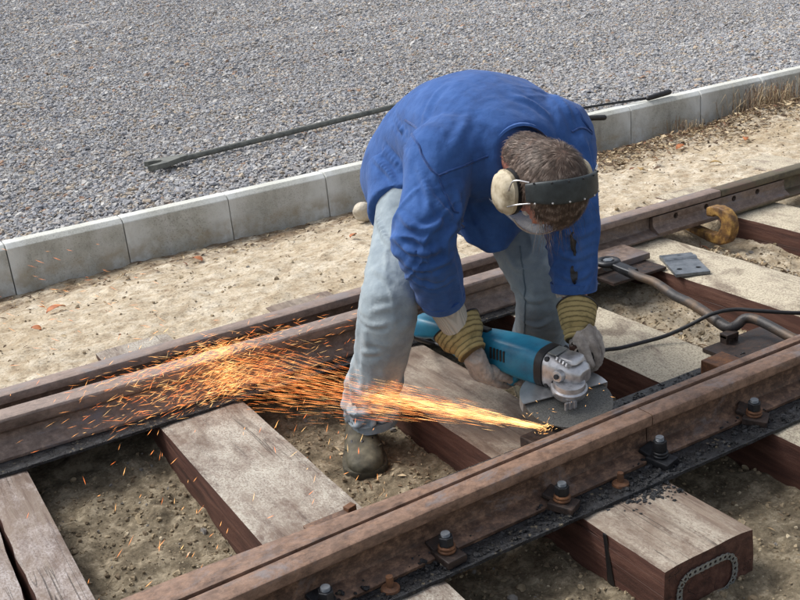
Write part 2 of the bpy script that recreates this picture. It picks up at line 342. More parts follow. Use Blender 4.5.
simple('alu', rgb(142, 142, 144), rgb(188, 188, 190), 40, .4, .75, .25, 160, .003, rgb(208, 208, 210))
simple('guard', rgb(168, 170, 172), rgb(206, 208, 208), 22, .38, .7, .1)
q = N('disc'); w = q.noise(300, detail=4); q.color(q.ramp(w, [(.35, rgb(70, 70, 68)), (.6, rgb(104, 104, 100))])); q.rough(.8); q.bump(w, .5, .002); MT['disc'] = q.m
simple('yellow_paint', rgb(58, 42, 30), rgb(112, 80, 42), 30, .65, 0, .4, 130, .006, rgb(178, 140, 72))
simple('zinc', rgb(122, 126, 126), rgb(158, 162, 160), 30, .5, .6, .2)
simple('steel_grey', rgb(82, 88, 94), rgb(112, 118, 124), 26, .42, .5, .15, 160, .002, rgb(136, 140, 144))
simple('bar_steel', rgb(76, 78, 74), rgb(104, 106, 100), 26, .6, .3, .25, 160, .003, rgb(122, 122, 114))
simple('stone', rgb(150, 142, 128), rgb(196, 188, 172), 20, .9, 0, .5, 60, .01)
simple('leaf', rgb(140, 80, 44), rgb(180, 112, 64), 40, .7, 0, .2)
simple('leaf_pale', rgb(150, 120, 70), rgb(190, 160, 104), 40, .7, 0, .2)
q = N('litter'); oi = q.n('ShaderNodeObjectInfo'); g = q.n('ShaderNodeNewGeometry')
q.color(q.ramp(g.outputs['Random Per Island'], [(0, rgb(88, 70, 54)), (.3, rgb(122, 101, 78)), (.55, rgb(158, 137, 106)), (.75, rgb(188, 170, 138)), (.97, rgb(128, 86, 62))], 'CONSTANT')); q.rough(.9); MT['litter'] = q.m
def glass_mat():
    q = N('visor'); q.color((.86, .9, .9, 1)); q.rough(.12); q.b.inputs['Alpha'].default_value = .3; q.spec(.6); MT['visor'] = q.m
glass_mat()
q = N('tar'); q.color((.012, .011, .012, 1)); q.rough(.3); q.bump(q.noise(80, detail=4), .5, .004); MT['tar'] = q.m
def spark_mat(name, c, s):
    m = bpy.data.materials.new(name); m.use_nodes = True; t = m.node_tree; t.nodes.remove(t.nodes['Principled BSDF'])
    e = t.nodes.new('ShaderNodeEmission'); g = t.nodes.new('ShaderNodeNewGeometry'); r = t.nodes.new('ShaderNodeValToRGB')
    r.color_ramp.elements[0].color = c[0]; r.color_ramp.elements[1].color = c[1]; t.links.new(g.outputs['Random Per Island'], r.inputs[0]); t.links.new(r.outputs[0], e.inputs[0]); e.inputs[1].default_value = s
    t.links.new(e.outputs[0], t.nodes['Material Output'].inputs[0]); m.cycles.emission_sampling = 'NONE'; MT[name] = m
spark_mat('spark', ((1, .20, .04, 1), (1, .46, .15, 1)), 1.8)
spark_mat('spark_hot', ((1, .44, .13, 1), (1, .64, .27, 1)), 2.1)
# ================================================================ SETTING
ZS = -.1225      # sleeper tops (rail tops are z = 0)
SLP = [(.005, .271), (.645, .910), (1.282, 1.545), (1.902, 2.172), (2.565, 2.858), (3.245, 3.520), (3.90, 4.17), (4.56, 4.83)]
def soil_h(x, y):
    h = np.full_like(x, -.252)
    bank = np.interp(y, [2.7, 3.0, 3.12, 3.3, 3.55, 3.95, 4.4, 4.75], [-.252, -.2, -.150, -.140, -.138, -.148, -.190, -.236]) 
    bank = bank + sst(1.5, 4.5, x) * np.interp(y, [3.3, 3.8, 4.4, 4.7], [0, .010, .012, -.035]) + sst(4.4, 5.3, x) * np.interp(y, [4.0, 4.7], [0, .05])
    h = np.where(y > 2.7, bank, h)
    inn = (sst(1.75, 1.95, y) * (1 - sst(2.75, 2.95, y)))
    h = h + inn * (.045 * np.exp(-((x - 2.21) / .07) ** 2) + .05 * np.exp(-((x - 2.92) / .09) ** 2) + .03 * sst(2.0, 2.3, x) + .02 * np.exp(-((x - 1.0) / .1) ** 2 - ((y - 2.5) / .2) ** 2))
    h = h + .02 * np.exp(-((x - 2.0) / .5) ** 2 - ((y - 1.2) / .25) ** 2) * sst(1.5, 1.8, x)
    # drift of litter in front of the kerb on the right
    h = h + .022 * np.exp(-((y - 4.36) / .16) ** 2) * sst(3.6, 4.3, x)
    n = .016 * fbm(x * 3.1, y * 3.1, o=3, sd=3) + .012 * fbm(x * 13, y * 13, o=4, sd=11) + .007 * np.abs(fbm(x * 36, y * 36, o=3, sd=23))
    cl = np.maximum(0, vn(x * 24, y * 24, sd=51) - .35) * .02
    return h + n * np.where(y > 3.1, .6, .9) + cl * inn
def grid(xs, ys, hf):
    X, Y = np.meshgrid(xs, ys); Z = hf(X, Y); nx, ny = len(xs), len(ys)
    v = np.stack([X, Y, Z], -1).reshape(-1, 3)
    i = np.arange(nx * ny).reshape(ny, nx); f = np.stack([i[:-1, :-1], i[:-1, 1:], i[1:, 1:], i[1:, :-1]], -1).reshape(-1, 4)
    me = bpy.data.meshes.new('grid'); me.vertices.add(len(v)); me.vertices.foreach_set('co', v.ravel().astype(np.float32))
    me.loops.add(f.size); me.loops.foreach_set('vertex_index', f.ravel().astype(np.int32)); me.polygons.add(len(f))
    me.polygons.foreach_set('loop_start', np.arange(0, f.size, 4, dtype=np.int32)); me.polygons.foreach_set('loop_total', np.full(len(f), 4, dtype=np.int32))
    me.update(calc_edges=True); me.shade_smooth(); return me
xs = np.concatenate([np.linspace(-60, -3, 12)[:-1], np.linspace(-3, -.6, 60)[:-1], np.arange(-.6, 6.2, .0125), np.linspace(6.2, 9, 50)[1:], np.linspace(9, 80, 12)[1:]])
ys = np.concatenate([np.linspace(-60, -1, 12)[:-1], np.linspace(-1, 1.0, 50)[:-1], np.arange(1.0, 4.755, .0125)])
tag(link('ground', grid(xs, ys, soil_h), MT['soil']), 'sandy soil bank and grey earth around the track', kind='structure')
# gravel yard behind the kerb
gx = np.concatenate([np.linspace(-300, -2, 20)[:-1], np.linspace(-2, 16, 160)[:-1], np.linspace(16, 400, 20)]); gy = np.concatenate([np.linspace(4.77, 16, 110)[:-1], np.linspace(16, 500, 24)])
def yard_h(x, y): return -.045 + .018 * fbm(x * .7, y * .7, o=3, sd=5) * sst(4.8, 5.4, y) + .012 * vn(x * .25 + y * 1.1, y * .2, sd=9)
tag(link('gravel_yard', grid(gx, gy, yard_h), MT['gravel_bed']), 'grey gravel yard behind the kerb', kind='structure')
# stones: one uncountable mass (points carrying instances)
def scatter(name, pts, scl, mat, label, flat=.62, seed=1, cat=None):
    me = bpy.data.meshes.new(name); me.vertices.add(len(pts)); me.vertices.foreach_set('co', np.asarray(pts, np.float32).ravel())
    a = me.attributes.new('scl', 'FLOAT', 'POINT'); a.data.foreach_set('value', np.asarray(scl, np.float32))
    r = me.attributes.new('rot', 'FLOAT_VECTOR', 'POINT'); r.data.foreach_set('vector', (rng.random((len(pts), 3)) * np.array([.9, .9, 6.28]) - np.array([.45, .45, 0])).astype(np.float32).ravel())
    o = link(name, me); tag(o, label, cat, kind='stuff')
    ng = bpy.data.node_groups.new(name, 'GeometryNodeTree'); ng.interface.new_socket('Geometry', in_out='INPUT', socket_type='NodeSocketGeometry'); ng.interface.new_socket('Geometry', in_out='OUTPUT', socket_type='NodeSocketGeometry')
    nn = ng.nodes.new; L = ng.links.new; gi = nn('NodeGroupInput'); go = nn('NodeGroupOutput')
    g2i = nn('GeometryNodeGeometryToInstance')
    for k in range(4):
        ico = nn('GeometryNodeMeshIcoSphere'); ico.inputs['Radius'].default_value = .5; ico.inputs['Subdivisions'].default_value = 2
        sp = nn('GeometryNodeSetPosition'); nz_ = nn('ShaderNodeTexNoise'); nz_.inputs['Scale'].default_value = 1.6; nz_.inputs['Detail'].default_value = 1
        ps = nn('GeometryNodeInputPosition'); ad = nn('ShaderNodeVectorMath'); ad.operation = 'ADD'; ad.inputs[1].default_value = (k * 3.1 + seed, k * 1.7, k * 5.3)
        L(ps.outputs[0], ad.inputs[0]); L(ad.outputs[0], nz_.inputs['Vector'])
        sb = nn('ShaderNodeVectorMath'); sb.operation = 'SUBTRACT'; sb.inputs[1].default_value = (.5, .5, .5); L(nz_.outputs['Color'], sb.inputs[0])
        mu = nn('ShaderNodeVectorMath'); mu.operation = 'SCALE'; mu.inputs['Scale'].default_value = 1.1; L(sb.outputs[0], mu.inputs[0])
        L(ico.outputs['Mesh'], sp.inputs['Geometry']); L(mu.outputs[0], sp.inputs['Offset'])
        tf = nn('GeometryNodeTransform'); tf.inputs['Scale'].default_value = (1.15 - .1 * k, .8 + .08 * k, flat); L(sp.outputs[0], tf.inputs['Geometry'])
        sm = nn('GeometryNodeSetMaterial'); sm.inputs['Material'].default_value = mat; L(tf.outputs[0], sm.inputs['Geometry'])
        L(sm.outputs[0], g2i.inputs[0])
    iop = nn('GeometryNodeInstanceOnPoints'); iop.inputs['Pick Instance'].default_value = True
    L(gi.outputs[0], iop.inputs['Points']); L(g2i.outputs[0], iop.inputs['Instance'])
    ri = nn('FunctionNodeRandomValue'); ri.data_type = 'INT'; ri.inputs['Min'].default_value = 0 if False else 0
    for s_ in ri.inputs:
        if s_.type == 'INT' and s_.name == 'Max': s_.default_value = 3
        if s_.type == 'INT' and s_.name == 'Min': s_.default_value = 0
    L(ri.outputs[2], iop.inputs['Instance Index'])
    na = nn('GeometryNodeInputNamedAttribute'); na.data_type = 'FLOAT'; na.inputs[0].default_value = 'scl'; L(na.outputs[0], iop.inputs['Scale'])
    nr = nn('GeometryNodeInputNamedAttribute'); nr.data_type = 'FLOAT_VECTOR'; nr.inputs[0].default_value = 'rot'; L(nr.outputs[0], iop.inputs['Rotation'])
    L(iop.outputs[0], go.inputs[0]); md = o.modifiers.new('n', 'NODES'); md.node_group = ng; return o
def patch(x0, x1, y0, y1, dens):
    n = int((x1 - x0) * (y1 - y0) * dens); return np.stack([x0 + rng.random(n) * (x1 - x0), y0 + rng.random(n) * (y1 - y0)], 1)
A_ = np.concatenate([patch(-.8, 8.5, 4.815, 6.6, 4600), patch(-.5, 11, 6.6, 9, 2700), patch(0, 15, 9, 13, 1500), patch(-2, 24, 13, 20, 600), patch(-4, 40, 20, 34, 260)])
c_ = np.concatenate([A_, np.full((len(A_), 1), -.04 - CAMZ)], 1) @ AX; u_ = 400 - FPX * c_[:, 0] / c_[:, 2]; A_ = A_[(u_ > -160) & (u_ < 960) & (300 + FPX * c_[:, 1] / c_[:, 2] > -140)]
sz = np.clip(rng.lognormal(math.log(.0148), .40, len(A_)), .009, .05); sz *= np.where(A_[:, 1] > 9, 1.35, 1) * np.where(A_[:, 1] > 13, 1.3, 1) * np.where(A_[:, 1] > 20, 1.4, 1)
P3 = np.concatenate([A_, (yard_h(A_[:, 0], A_[:, 1]) + sz * .18 * rng.random(len(A_)) + .004)[:, None]], 1)
scatter('gravel', P3, sz, MT['gravel_stone'], 'loose grey and tan gravel stones covering the yard', cat='gravel')
# crumbs of soil and small stones on the ground around the track
B_ = np.concatenate([patch(-.3, 5.5, 3.12, 4.7, 180), patch(-.1, 4.2, 1.0, 2.8, 2600), patch(2.15, 2.3, 1.9, 2.75, 9000), patch(2.86, 3.02, 1.9, 2.95, 9000), patch(3.4, 5.6, 4.3, 4.7, 2500)])
sz = np.clip(rng.lognormal(math.log(.0050), .55, len(B_)), .003, .022)
P3 = np.concatenate([B_, (soil_h(B_[:, 0], B_[:, 1]) + sz * .15)[:, None]], 1)
scatter('soil_crumbs', P3, sz, MT['crumb'], 'small crumbs of soil and grit scattered on the ground', .75, 3, cat='grit')

# ---------------------------------------------------------------- kerb
kb = empty('kerb', (3, 4.74, -.3), 'low kerb of grey concrete edging blocks between gravel and sandy bank', 'kerb'); kb['kind'] = 'structure'; del kb['category']
kx = [-1.0, -.455, .09, .60, 1.13, 1.655, 2.19, 2.73, 3.20, 3.66, 4.20, 4.765, 5.29, 5.83, 6.37, 6.9, 7.43, 7.96, 8.49, 9.02, 9.55, 10.08]
for i in range(len(kx) - 1):
    x0, x1 = kx[i] + .002, kx[i + 1] - .002; yj = random.uniform(-.004, .004) + np.interp(kx[i], [0, 2, 3.2, 6], [.02, .03, -.02, -.05]); zj = random.uniform(-.003, .003) + np.interp(kx[i], [0, 3, 6], [.0, 0, .012])
    mb = MB(); yb, yf, t = 4.79 + yj, 4.70 + yj, .022
    sec = [(yf, -.33), (yb, -.33), (yb, zj), (yf + t, zj), (yf, zj - t)]
    mb.prism([(x0, a, b) for a, b in sec], (x1 - x0, 0, 0)); mb.build('kerb_block', MT['concrete'], kb, bevel=.004)

# ================================================================ TRACK
def sleeper(x0, x1, y0, y1, mat, label, zt=ZS, h=.16, parent=None, name='sleeper', seed=0, jag=None):
    """a sawn timber with uneven faces"""
    ny, nx, nzq = 46, 7, 4; mb = MB(); vs = []
    ring = []
    for i in range(nx + 1): ring.append((i / nx, 1.0))
    for k in range(1, nzq + 1): ring.append((1.0, 1 - k / nzq))
    for i in range(1, nx + 1): ring.append((1 - i / nx, 0.0))
    for k in range(1, nzq): ring.append((0.0, k / nzq))
    n = len(ring); R_ = random.Random(seed); ox = R_.random() * 50
    for j in range(ny + 1):
        y = y0 + (y1 - y0) * j / ny
        for (a, b) in ring:
            x = x0 + (x1 - x0) * a; z = zt - h * (1 - b)
            w = .0028 * mnoise.noise(Vector((x * 22 + ox, y * 5, z * 18))) + .0012 * mnoise.noise(Vector((x * 90 + ox, y * 16, z * 60)))
            corner = (a in (0., 1.)) and b == 1.0
            if corner: z -= .004 + .004 * abs(mnoise.noise(Vector((y * 9, ox, x * 8)))); x += .003 if a == 0 else -.003
            elif b == 1.0: z += w - .001
            elif a in (0., 1.): x += (w if a == 1 else -w) * 1.4
            if jag and a == jag[0]: x += jag[1] * mnoise.noise(Vector((y * 14, 3.3, ox))) + jag[1] * .6 * mnoise.noise(Vector((y * 45, 7.3, ox)))
            vs.append((x, y, z))
    fs = []
    for j in range(ny):
        for k in range(n): fs.append((j * n + k, j * n + (k + 1) % n, (j + 1) * n + (k + 1) % n, (j + 1) * n + k))
    fs.append(tuple(range(n))); fs.append(tuple(reversed([ny * n + k for k in range(n)])))
    mb.add(vs, fs)
    if parent is None:
        o = mb.build(name, mat, None, loc=((x0 + x1) / 2, (y0 + y1) / 2, zt - h), smooth=50)
        return tag(o, label, 'sleeper', 'timber sleepers of the track')
    return mb.build(name, mat, parent, smooth=50)
YN, YF = 1.352, 3.46
s1 = empty('sleeper', (.138, 2.4, ZS - .16), 'split timber sleeper in the bottom left corner with a dark lengthwise crack', 'sleeper', 'timber sleepers of the track')
sleeper(.005, .143, YN, YF, MT['wood_silver'], None, parent=s1, name='split_half', seed=1, jag=(1., .006))
sleeper(.155, .271, YN, YF, MT['wood_silver'], None, parent=s1, name='split_half', seed=2, jag=(0., .006))
sleeper(*SLP[1], YN, YF, MT['wood_grey'], 'grey weathered timber sleeper left of the man\'s shoe, sparks falling on it', seed=3)
s3 = sleeper(*SLP[2], YN, 3.44, MT['wood_mid'], 'timber sleeper under the grinder, its near end carrying a perforated metal nail plate', seed=4)
sleeper(*SLP[3], 1.30, YF, MT['wood_dusty'], 'dusty timber sleeper crossed by the black cable right of the gloved hand', seed=5)
sleeper(*SLP[4], YN, 3.42, MT['wood_dusty'], 'pale dusty timber sleeper carrying the loose steel plate', seed=6)
sleeper(*SLP[5], YN, YF, MT['wood_dusty'], 'dusty timber sleeper right of the yellow clamp under the rail joint', seed=7)
sleeper(*SLP[6], YN, 3.62, MT['wood_dusty'], 'pale timber sleeper end showing beyond the far rail at the right edge', seed=8)
# end plate of the near sleeper: an oblong ring of perforated steel strip
def ring_path(a, b, r, n):
    """rounded-rectangle points, even spacing"""
    raw = []
    for cx_, cz_, a0 in ((a - r, b - r, 0), (-a + r, b - r, 90), (-a + r, -b + r, 180), (a - r, -b + r, 270)):
        for k in range(9): t = math.radians(a0 + 90 * k / 8); raw.append((cx_ + r * math.cos(t), cz_ + r * math.sin(t)))
    raw.append(raw[0]); d = np.concatenate([[0], np.cumsum([math.dist(raw[i], raw[i + 1]) for i in range(len(raw) - 1)])])
    s = np.linspace(0, d[-1], n + 1)[:-1]; P = np.array(raw); return np.stack([np.interp(s, d, P[:, 0]), np.interp(s, d, P[:, 1])], 1)
mb = MB(); rp = ring_path(.082, .044, .036, 30); cxe, cze, ye, w_ = 1.404, -.202, YN - .003, .0085
for i in range(30):
    a, b = rp[i], rp[(i + 1) % 30]; t = (b - a); Ls = np.linalg.norm(t); t = t / Ls; nn_ = np.array([-t[1], t[0]]); c = (a + b) / 2; hl = Ls * .5
    vs = []; 
    for yy in (ye, ye - .002):
        for k in range(8):
            an = PI / 4 * k; q_ = np.array([math.cos(an), math.sin(an)]); q_ = q_ / max(abs(q_)); vs.append(c + t * q_[0] * hl + nn_ * q_[1] * w_ * (.8 + .2 * abs(q_[0])))
            vs[-1] = (cxe + vs[-1][0], yy, cze + vs[-1][1])
        for k in range(8):
            an = PI / 4 * k; p_ = c + (t * math.cos(an) + nn_ * math.sin(an)) * .0042; vs.append((cxe + p_[0], yy, cze + p_[1]))
    fs = []
    for k in range(8):
        k2 = (k + 1) % 8; fs += [(16 + k, 16 + k2, 24 + k2, 24 + k), (k, 8 + k, 8 + k2, k2), (k, k2, 16 + k2, 16 + k), (8 + k, 24 + k, 24 + k2, 8 + k2)]
    mb.add(vs, fs)
mb.build('nail_plate', MT['zinc'], s3)
mb = MB(); zz = [-.126, -.15, -.18, -.21, -.24, -.27]; ww = [.006, .007, .0075, .009, .012, .013]
mb.loft([((SLP[2][0] - .0015, 1.535 - .02 * i / 5, z), (.0025, 0, 0), (0, ww[i], 0)) for i, z in enumerate(zz)], 8); mb.build('tar_drip', MT['tar'], s3)

# ---- rails
PROF = [(-.022, 0), (.022, 0), (.0265, -.0025), (.0285, -.008), (.0280, -.027), (.0255, -.0295), (.008, -.036), (.0055, -.044), (.0065, -.078), (.010, -.087), (.022, -.0925), (.050, -.101), (.052, -.1035), (.051, -.1115),
        (-.051, -.1115), (-.052, -.1035), (-.050, -.101), (-.022, -.0925), (-.010, -.087), (-.0065, -.078), (-.0055, -.044), (-.008, -.036), (-.0255, -.0295), (-.0280, -.027), (-.0285, -.008), (-.0265, -.0025)]
def sweep(mb, prof_at, xs_):
    vs = []; n = None
    for x in xs_:
        pr = prof_at(x); n = len(pr); vs += [(x, a, b) for a, b in pr]
    fs = []
    for i in range(len(xs_) - 1):
        for k in range(n): fs.append((i * n + k, i * n + (k + 1) % n, (i + 1) * n + (k + 1) % n, (i + 1) * n + k))
    fs.append(tuple(reversed(range(n)))); fs.append(tuple((len(xs_) - 1) * n + k for k in range(n)))
    return mb.add(vs, fs)
NY = lambda x: float(np.interp(x, [-2, .43, .75, 1.08, 1.57, 2.15, 6], [1.640, 1.692, 1.708, 1.720, 1.733, 1.735, 1.735]))
def rail(x0, x1, yc, mat, label, sc=1.0, step=.06):
    xs_ = np.linspace(x0, x1, max(2, int((x1 - x0) / step))); mb = MB()
    sweep(mb, lambda x: [(yc(x) + a * sc, b) for a, b in PROF], xs_); o = mb.build('rail', mat, None, loc=((x0 + x1) / 2, yc((x0 + x1) / 2), -.1115), smooth=38)
    return tag(o, label, 'rail', 'rails of the track')
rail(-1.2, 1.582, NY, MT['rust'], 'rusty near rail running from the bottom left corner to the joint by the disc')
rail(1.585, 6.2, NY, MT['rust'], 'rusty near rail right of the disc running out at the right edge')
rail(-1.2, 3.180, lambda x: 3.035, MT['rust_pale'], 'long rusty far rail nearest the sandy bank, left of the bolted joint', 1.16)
rail(3.184, 6.5, lambda x: 3.035, MT['rust_green'], 'greenish brown far rail right of the joint with the yellow clamp', 1.16)
# switch blades
bf = lambda x: float(np.interp(x, [-1.2, .43, 1.11, 1.6, 2.2, 6], [1.678, 1.7305, 1.7585, 1.7735, 1.7755, 1.7755]))
br = lambda x: float(np.interp(x, [-1.2, .43, 1.11, 1.6, 2.2, 6], [1.775, 1.807, 1.786, 1.796, 1.806, 1.806]))
mb = MB(); sweep(mb, lambda x: [(bf(x), -.0015), (br(x) - .003, -.0015), (br(x), -.005), (br(x), -.036), (br(x) + .004, -.09), (br(x) + .035, -.1), (br(x) + .036, -.111), (bf(x) + .032, -.111), (bf(x) + .014, -.085), (bf(x), -.045)], np.linspace(-1.2, 6, 90))
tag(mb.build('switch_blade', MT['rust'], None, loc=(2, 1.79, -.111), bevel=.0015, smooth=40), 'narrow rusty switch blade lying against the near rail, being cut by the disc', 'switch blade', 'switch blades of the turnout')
gf = lambda x: float(np.interp(x, [-1.2, .25, 1.38, 2.0, 2.22], [2.845, 2.835, 2.812, 2.815, 2.82]))
gr = lambda x: float(np.interp(x, [-1.2, .25, 1.38, 1.8, 2.22], [2.925, 2.915, 2.884, 2.884, 2.884]))
mb = MB(); sweep(mb, lambda x: [(gf(x) + .003, -.0015), (gr(x) - .004, -.0015), (gr(x), -.006), (gr(x), -.04), (gr(x) - .012, -.05), (gr(x) + .004, -.09), (gr(x) + .03, -.1), (gr(x) + .03, -.1115), (gf(x) - .034, -.1115), (gf(x) - .034, -.102), (gf(x) + .006, -.074), (gf(x) + .010, -.066), (gf(x) + .010, -.046), (gf(x), -.037), (gf(x) - .002, -.008)], np.linspace(-1.2, 2.22, 56))
tag(mb.build('switch_blade', MT['rust_pale'], None, loc=(.9, 2.85, -.1115), bevel=.0015, smooth=40), 'thick brown switch blade in front of the far rail, sparks bursting against it', 'switch blade', 'switch blades of the turnout')
# long greased plates under both rails
def plate(name, x0, x1, y0, y1, mat, label, cat, z1=-.1122, th=.0095, bump=.0):
    mb = MB(); n = int((x1 - x0) / .03); R2 = random.Random(int(x0 * 100) + int(y0 * 1000))
    vs = []; 
    for i in range(n + 1):
        x = x0 + (x1 - x0) * i / n; e = R2.uniform(-1, 1) * .0012
        vs += [(x, y0 + e, z1 - .0015), (x, y0 + e + .0025, z1), (x, y1, z1), (x, y1, z1 - th), (x, y0 + e, z1 - th)]
    fs = []
    for i in range(n):
        for k in range(5): fs.append((i * 5 + k, i * 5 + (k + 1) % 5, (i + 1) * 5 + (k + 1) % 5, (i + 1) * 5 + k))
    fs += [(4, 3, 2, 1, 0), tuple(n * 5 + k for k in range(5))]
    mb.add(vs, fs); return tag(mb.build(name, mat, None, loc=((x0 + x1) / 2, (y0 + y1) / 2, z1 - th)), label, cat)
plate('base_plate', -1.2, 6.0, 1.607, 1.952, MT['grease'], 'long black greased steel plate under the near rail with bolted clips', 'plate')
plate('base_plate', -1.2, 2.30, 2.735, 3.12, MT['grease'], 'long black steel plate under the far rail and its switch blade', 'plate')
plate('slide_plate', 1.60, 2.13, 1.954, 1.992, MT['grease'], 'tarred black plate behind the near rail, right of the cutting disc', 'plate', z1=-.1105, th=.0115)
plate('slide_plate', 2.14, 2.42, 1.954, 2.085, MT['rust_dark'], 'dark steel plate under the fork of the lever rod', 'plate', z1=-.1105, th=.0115)
plate('slide_plate', 2.33, 2.585, 2.70, 3.11, MT['rust_dark'], 'dark greasy plate at the heel of the far switch blade', 'plate', z1=-.112, th=.010)
mb = MB(); mb.box((2.415, 2.885, -.099), (.19, .078, .0125)); tag(mb.build('heel_block', MT['rust_pale'], None, loc=(2.41, 2.87, -.1115), bevel=.003), 'low steel heel block in front of the far rail beside the lever eye', 'heel block')
# clumps of black grease on the near plate
B_ = np.concatenate([np.stack([rng.uniform(.5, 2.6, 420), rng.uniform(1.612, 1.66, 420)], 1), np.stack([rng.uniform(1.62, 2.2, 240), rng.uniform(1.90, 1.985, 240)], 1), np.stack([rng.normal(1.53, .05, 90), rng.normal(1.63, .018, 90)], 1)])
for cx_, cy_ in ((.65, 1.648), (.945, 1.655), (1.262, 1.66), (1.572, 1.668), (1.9, 1.672)): B_ = np.concatenate([B_, np.stack([rng.normal(cx_ - .01, .038, 90), rng.normal(cy_ - .004, .016, 90)], 1)])
B_ = B_[(B_[:, 1] > 1.61)]; yr = np.array([NY(x) for x in B_[:, 0]]) - B_[:, 1]; zf = np.where((yr < .051) & (yr > -.2), np.interp(yr, [.008, .012, .022, .05], [-.06, -.087, -.0925, -.101]), -.1115); zf = np.where(B_[:, 1] > 1.88, -.1115, zf)
ok = (zf < -.094); B_, zf = B_[ok], zf[ok]
sz = np.clip(rng.lognormal(math.log(.006), .5, len(B_)), .003, .018); P3 = np.concatenate([B_, zf[:, None] + rng.random((len(B_), 1)) * .002], 1)
tq = np.stack([np.clip(rng.normal(1.465, .04, 170), 1.30, 1.532), np.clip(rng.normal(1.592, .022, 170), 1.5, 1.606)], 1); P3 = np.concatenate([P3, np.concatenate([tq, np.full((170, 1), ZS - .001)], 1)]); sz = np.concatenate([sz, np.clip(rng.lognormal(math.log(.006), .5, 170), .003, .016)])
scatter('grease_clumps', P3, sz, MT['grease'], 'black greasy clumps on the plate along the near rail', .6, 9, cat='grease')

# ---- rail clips with bolts
def hexpts(c, r, a0=0): return [(c[0] + r * math.cos(a0 + PI / 3 * k), c[1] + r * math.sin(a0 + PI / 3 * k), c[2]) for k in range(6)]
def torus(mb, c, R_, r, n=18, m=7):
    return mb.loft([((c[0] + R_ * math.cos(2 * PI * i / n), c[1] + R_ * math.sin(2 * PI * i / n), c[2]), (r * math.cos(2 * PI * i / n), r * math.sin(2 * PI * i / n), 0), (0, 0, r)) for i in range(n)], m, closed=True)
def clip(x, y, label, rot, washer='rust_orange', tall=1.0):
    o = empty('rail_clip', (x, y, -.1122), label, 'rail clip', 'bolted clips along the near rail')
    R_ = Matrix.Rotation(rot, 3, 'Z'); Rt = R_ @ Matrix.Rotation(math.radians(4), 3, 'X')
    m = MB(); m.box((x, y - .006, -.1015), (.026, .031, .0095), Rt); m.box((x, y + .034, -.0915), (.0255, .018, .006), Rt @ Matrix.Rotation(math.radians(15), 3, 'X')); m.build('clamp_plate', MT['steel_black'] if washer != 'rust_orange' else MT['rust_dark'], o, bevel=.003)
    m = MB(); torus(m, (x, y, -.0885), .0165, .0042); torus(m, (x + .0008, y, -.0805), .016, .0042); m.build('spring_washer', MT[washer], o, smooth=60)
    o.rotation_euler = (random.uniform(-.05, .05), random.uniform(-.06, .06), 0)
    z = -.0765; hN = .022 * tall; m = MB(); m.prism(hexpts((x, y, z), .0172, rot), (0, 0, hN)); n_ = m.build('nut', MT['steel_black'], o, bevel=.002)
    m = MB(); m.tube([(x, y, z + hN - .004), (x, y, z + hN + .008 * tall)], .0098, 12); [torus(m, (x, y, z + hN + .001 + .0028 * k), .0092, .0014, 12, 5) for k in range(3)]; m.build('bolt_end', MT['steel_grey'], o, smooth=40)
    return o
clip(.650, 1.648, 'lowest of the black bolted rail clips, cut by the bottom edge', .2, 'steel_black')
clip(.945, 1.655, 'bolted rail clip with orange washer beside a rusty stud at the bottom', .1)
clip(1.262, 1.660, 'bolted rail clip with orange washer in front of the cutting disc', .5)
clip(1.572, 1.668, 'tall black rail clip bolt just right of the rail joint', .25, 'steel_black', 1.25)
clip(1.900, 1.672, 'bolted rail clip with rusty washer nearest the right edge', .6)
def stud(x, y, label):
    o = empty('rusty_stud', (x, y, -.112), label, 'stud', 'rusty studs on the near plate')
    m = MB(); m.loft([((x, y, -.112), (.021, 0, 0), (0, .021, 0)), ((x, y, -.107), (.020, 0, 0), (0, .020, 0)), ((x, y, -.1035), (.012, 0, 0), (0, .012, 0))], 16); m.build('washer', MT['rust_orange'], o, smooth=50)
    m = MB(); m.tube([(x, y, -.105), (x, y, -.080)], [.0085, .0078], 10); m.build('shank', MT['rust_orange'], o, smooth=50)
stud(1.432, 1.652, 'rusty orange stud between two clips near the timber end'); stud(.792, 1.638, 'rusty orange stud at the bottom edge left of a clip')
# rusty blocks behind the near rail
mb = MB(); mb.box((2.04, 1.918, -.086), (.044, .034, .0255), Matrix.Rotation(.05, 3, 'Z')); tag(mb.build('steel_block', MT['rust_orange'], None, bevel=.003), 'orange rusty steel block behind the near rail under the lever rod', 'steel block')
mb = MB(); mb.box((1.385, 1.872, -.082), (.052, .042, .029), Matrix.Rotation(.05, 3, 'Z')); tag(mb.build('steel_block', MT['rust_dark'], None, bevel=.004), 'dark rusty steel block directly below the spark source at the disc', 'steel block')
mb = MB(); mb.box((.80, 1.945, -.108), (.055, .022, .004), Matrix.Rotation(.02, 3, 'Z')); tag(mb.build('steel_strip', MT['rust'], None, bevel=.002), 'short rusty strip on the grey sleeper behind the near rail', 'steel strip')
mb = MB(); mb.box((.866, 1.960, -.108), (.013, .010, .013), Matrix.Rotation(.3, 3, 'Z')); tag(mb.build('steel_cube', MT['rust_orange'], None, bevel=.002), 'tiny orange rusty cube on the grey sleeper corner', 'steel cube')

